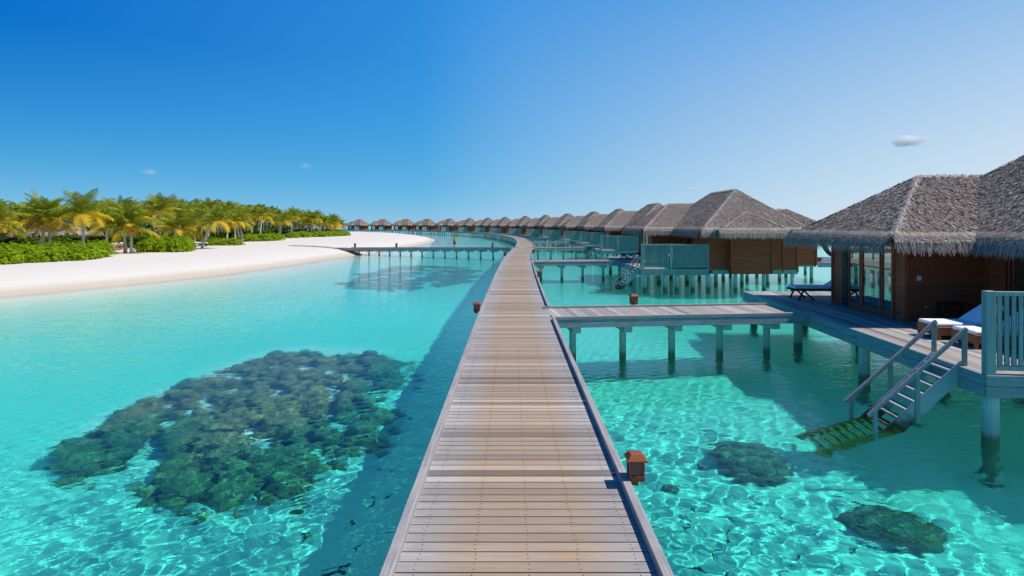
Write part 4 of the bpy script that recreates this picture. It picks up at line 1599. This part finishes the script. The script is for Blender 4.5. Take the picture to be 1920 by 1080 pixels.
def fish_mesh():
    m = MB(); n = 10; k = 8
    V = []; F = []
    for i in range(n + 1):
        t = i / n; x = .5 - t
        h = .17 * math.sin(math.pi * min(1, t * .95 + .04)) ** .8 * (1 - .35 * t) + .012; w = h * .5
        for j in range(k):
            a = 2 * math.pi * j / k
            V.append((x, w * math.cos(a), h * math.sin(a)))
    for i in range(n):
        for j in range(k): F.append((i * k + j, (i + 1) * k + j, (i + 1) * k + (j + 1) % k, i * k + (j + 1) % k))
    F.append(tuple(range(k))); F.append(tuple(n * k + j for j in range(k))[::-1])
    m.add(V, F)
    for sgn in (1, -1):
        m.add([(-.46, .006, 0), (-.72, .004, .17 * sgn), (-.62, -.004, .03 * sgn), (-.46, -.006, .0)], [(0, 1, 2, 3), (3, 2, 1, 0)])
    m.add([(.15, .004, .14), (-.25, .004, .22), (-.32, -.004, .09)], [(0, 1, 2), (2, 1, 0)])
    m.add([(.2, .08, -.02), (.02, .20, -.06), (.05, .07, -.04)], [(0, 1, 2), (2, 1, 0)])
    m.add([(.2, -.08, -.02), (.02, -.20, -.06), (.05, -.07, -.04)], [(0, 1, 2), (2, 1, 0)])
    o = m.build('fish', M['fish'], smooth=True); d = o.data; bpy.data.objects.remove(o)
    return d


FM = fish_mesh()
FM2 = FM.copy(); FM2.materials[0] = M['fish2']
FISH = [(700, 932, 70), (727, 933, 60), (697, 948, 75), (660, 980, 60), (620, 1062, 40), (645, 1052, 35), (692, 1055, 50), (728, 998, 30), (672, 1032, 80), (715, 880, 20), (735, 878, 15), (705, 868, 30),
        (1300, 950, 100), (1470, 968, 120), (1368, 1005, 60), (1500, 1048, 30), (1340, 1038, 80), (1310, 1058, 150), (1360, 1070, 35), (1288, 985, 90), (1370, 975, 140), (1600, 1035, 20)]
for i, (px, py, az) in enumerate(FISH):
    x, y = bed(px, py, 1.6)
    o = bpy.data.objects.new('fish', FM if px < 800 else FM2); COL.objects.link(o); wet(o)
    s = (.19 if px < 800 else .26) * (.8 + .4 * ((i * 37) % 10) / 10)
    o.location = (x, y, -1.65 + .1 * math.sin(i)); o.scale = (s, s, s); o.rotation_euler[2] = R(az)
    if px < 800: tag(o, 'small dark fish swimming in the shadow left of the boardwalk', 'fish', 'fish in the boardwalk shadow')
    else: tag(o, 'small dark fish over the bright sand right of the boardwalk', 'fish', 'fish over the bright sand')


# ------------------------------------------------------------------ the person wading in the shallows
def person(x, y, rz):
    zg = gz(x, y)
    o = empty('person', (x, y, zg), rz, 'person with dark hair and ochre shirt wading in the shallows behind the beach jetty', 'person')
    J = {'pel': (0, 0, .95, .15), 'waist': (0, 0, 1.10, .125), 'chest': (0, .01, 1.32, .155), 'neck': (0, 0, 1.50, .055), 'chin': (0, -.02, 1.58, .075), 'head': (0, -.01, 1.67, .095), 'top': (0, 0, 1.74, .06)}
    B = [('pel', 'waist'), ('waist', 'chest'), ('chest', 'neck'), ('neck', 'chin'), ('chin', 'head'), ('head', 'top')]
    for s, n in ((-1, 'L'), (1, 'R')):
        J.update({n + 'sh': (s * .18, 0, 1.43, .06), n + 'el': (s * .25, .03, 1.15, .045), n + 'wr': (s * .24, -.08, .93, .03), n + 'pa': (s * .235, -.10, .86, .035),
                  n + 'hip': (s * .095, 0, .90, .10), n + 'kn': (s * .10, -.03 * s, .50, .062), n + 'an': (s * .10, .02 * s, .09, .042), n + 'to': (s * .11, -.14, .03, .035)})
        B += [('chest', n + 'sh'), (n + 'sh', n + 'el'), (n + 'el', n + 'wr'), (n + 'wr', n + 'pa'), ('pel', n + 'hip'), (n + 'hip', n + 'kn'), (n + 'kn', n + 'an'), (n + 'an', n + 'to')]
        for f in range(5):
            a = (f - 2) * .016
            tip = (s * .235 + s * .01 * (f == 4), -.10 + a, .78 + .012 * abs(f - 1.6)) if f < 4 else (s * .21, -.165, .84)
            J[n + 'f%d' % f] = (*tip, .009); B.append((n + 'pa', n + 'f%d' % f))
    names = list(J)
    me = bpy.data.meshes.new('body')
    me.from_pydata([J[k][:3] for k in names], [(names.index(a), names.index(b)) for a, b in B], [])
    b = bpy.data.objects.new('body', me); COL.objects.link(b); b.parent = o
    me.materials.append(M['skin'])
    sk = b.modifiers.new('skin', 'SKIN')
    for i, k in enumerate(names):
        me.skin_vertices[0].data[i].radius = (J[k][3], J[k][3])
        me.skin_vertices[0].data[i].use_root = (k == 'pel')
    b.modifiers.new('sub', 'SUBSURF').levels = 2
    b.modifiers['sub'].render_levels = 2
    wet(b)
    m = MB(); m.tube([(0, 0, .92), (0, 0, 1.08), (0, .01, 1.3), (0, .005, 1.44), (0, 0, 1.50)], [.175, .16, .195, .17, .075], 18)
    for s in (-1, 1): m.tube([(s * .13, 0, 1.45), (s * .20, .005, 1.38), (s * .235, .02, 1.22)], [.08, .085, .075], 10)
    m.build('shirt', M['shirt'], o, smooth=True)
    m = MB(); m.tube([(0, 0, .80), (0, 0, .88), (0, 0, .97)], [.15, .18, .17], 16)
    for s in (-1, 1): m.tube([(s * .09, 0, .88), (s * .10, 0, .70), (s * .10, -.01, .56)], [.11, .105, .095], 12)
    m.build('shorts', M['shorts'], o, smooth=True)
    m = MB(); m.tube([(0, .035, 1.56), (0, .035, 1.63), (0, .02, 1.70), (0, .01, 1.76), (0, .01, 1.79)], [.085, .115, .122, .09, .02], 16)
    m.build('hair', M['hair'], o, smooth=True)
    return o


person(at(853, 92), 92, R(165))

# ------------------------------------------------------------------ clouds
def cloud(px, py, d, w, h, label, dens):
    x = at(px, d); z = CAM_Z + (420 - py) * d / 1100; sc = d / 1100
    bm = bmesh.new(); bmesh.ops.create_icosphere(bm, subdivisions=3, radius=1)
    me = bpy.data.meshes.new('cloud'); bm.to_mesh(me); bm.free()
    o = bpy.data.objects.new('cloud', me); COL.objects.link(o)
    o.location = (x, d, z); o.scale = (w * sc * .5, w * sc * .22, h * sc * .5)
    k = NT('thin_cloud')
    for l in list(k.t.links): k.t.links.remove(l)
    p = k.obj()
    ln = k.n('ShaderNodeVectorMath', operation='LENGTH'); k.link(p, ln.inputs[0])
    fall = k.ramp(ln.outputs['Value'], [(.15, 1.0), (.95, 0.0)])
    sh = k.n('ShaderNodeVectorMath', operation='ADD'); k.link(k.vec(p, (2.0, 1.2, .9)), sh.inputs[0]); sh.inputs[1].default_value = (px * .01, 0, 0)
    nz = k.noise(sh.outputs[0], 1.0, 5, .6)
    f = k.math('MULTIPLY', k.math('MAXIMUM', k.math('SUBTRACT', k.math('MULTIPLY_ADD', nz, 1.6, fall), 1.05), 0.0), dens)
    pv = k.n('ShaderNodeVolumePrincipled', Color=(1, 1, 1, 1), Anisotropy=0.0); k.link(f, pv.inputs['Density'])
    k.link(pv.outputs[0], k.out.inputs['Volume'])
    me.materials.append(k.mat)
    return tag(o, label, 'cloud', 'small clouds')


cloud(1704, 263, 1500, 92, 32, 'small white cloud above the nearest villa roof', .17)
cloud(1303, 356, 1500, 70, 12, 'thin wisp of cloud above the second villa', .06)
cloud(574, 310, 1500, 44, 16, 'faint wisp of cloud left of centre', .03)
cloud(281, 323, 1500, 44, 18, 'faint wisp of cloud above the palms', .045)
SC.cycles.volume_bounces = 28
print('objects', len(bpy.data.objects))
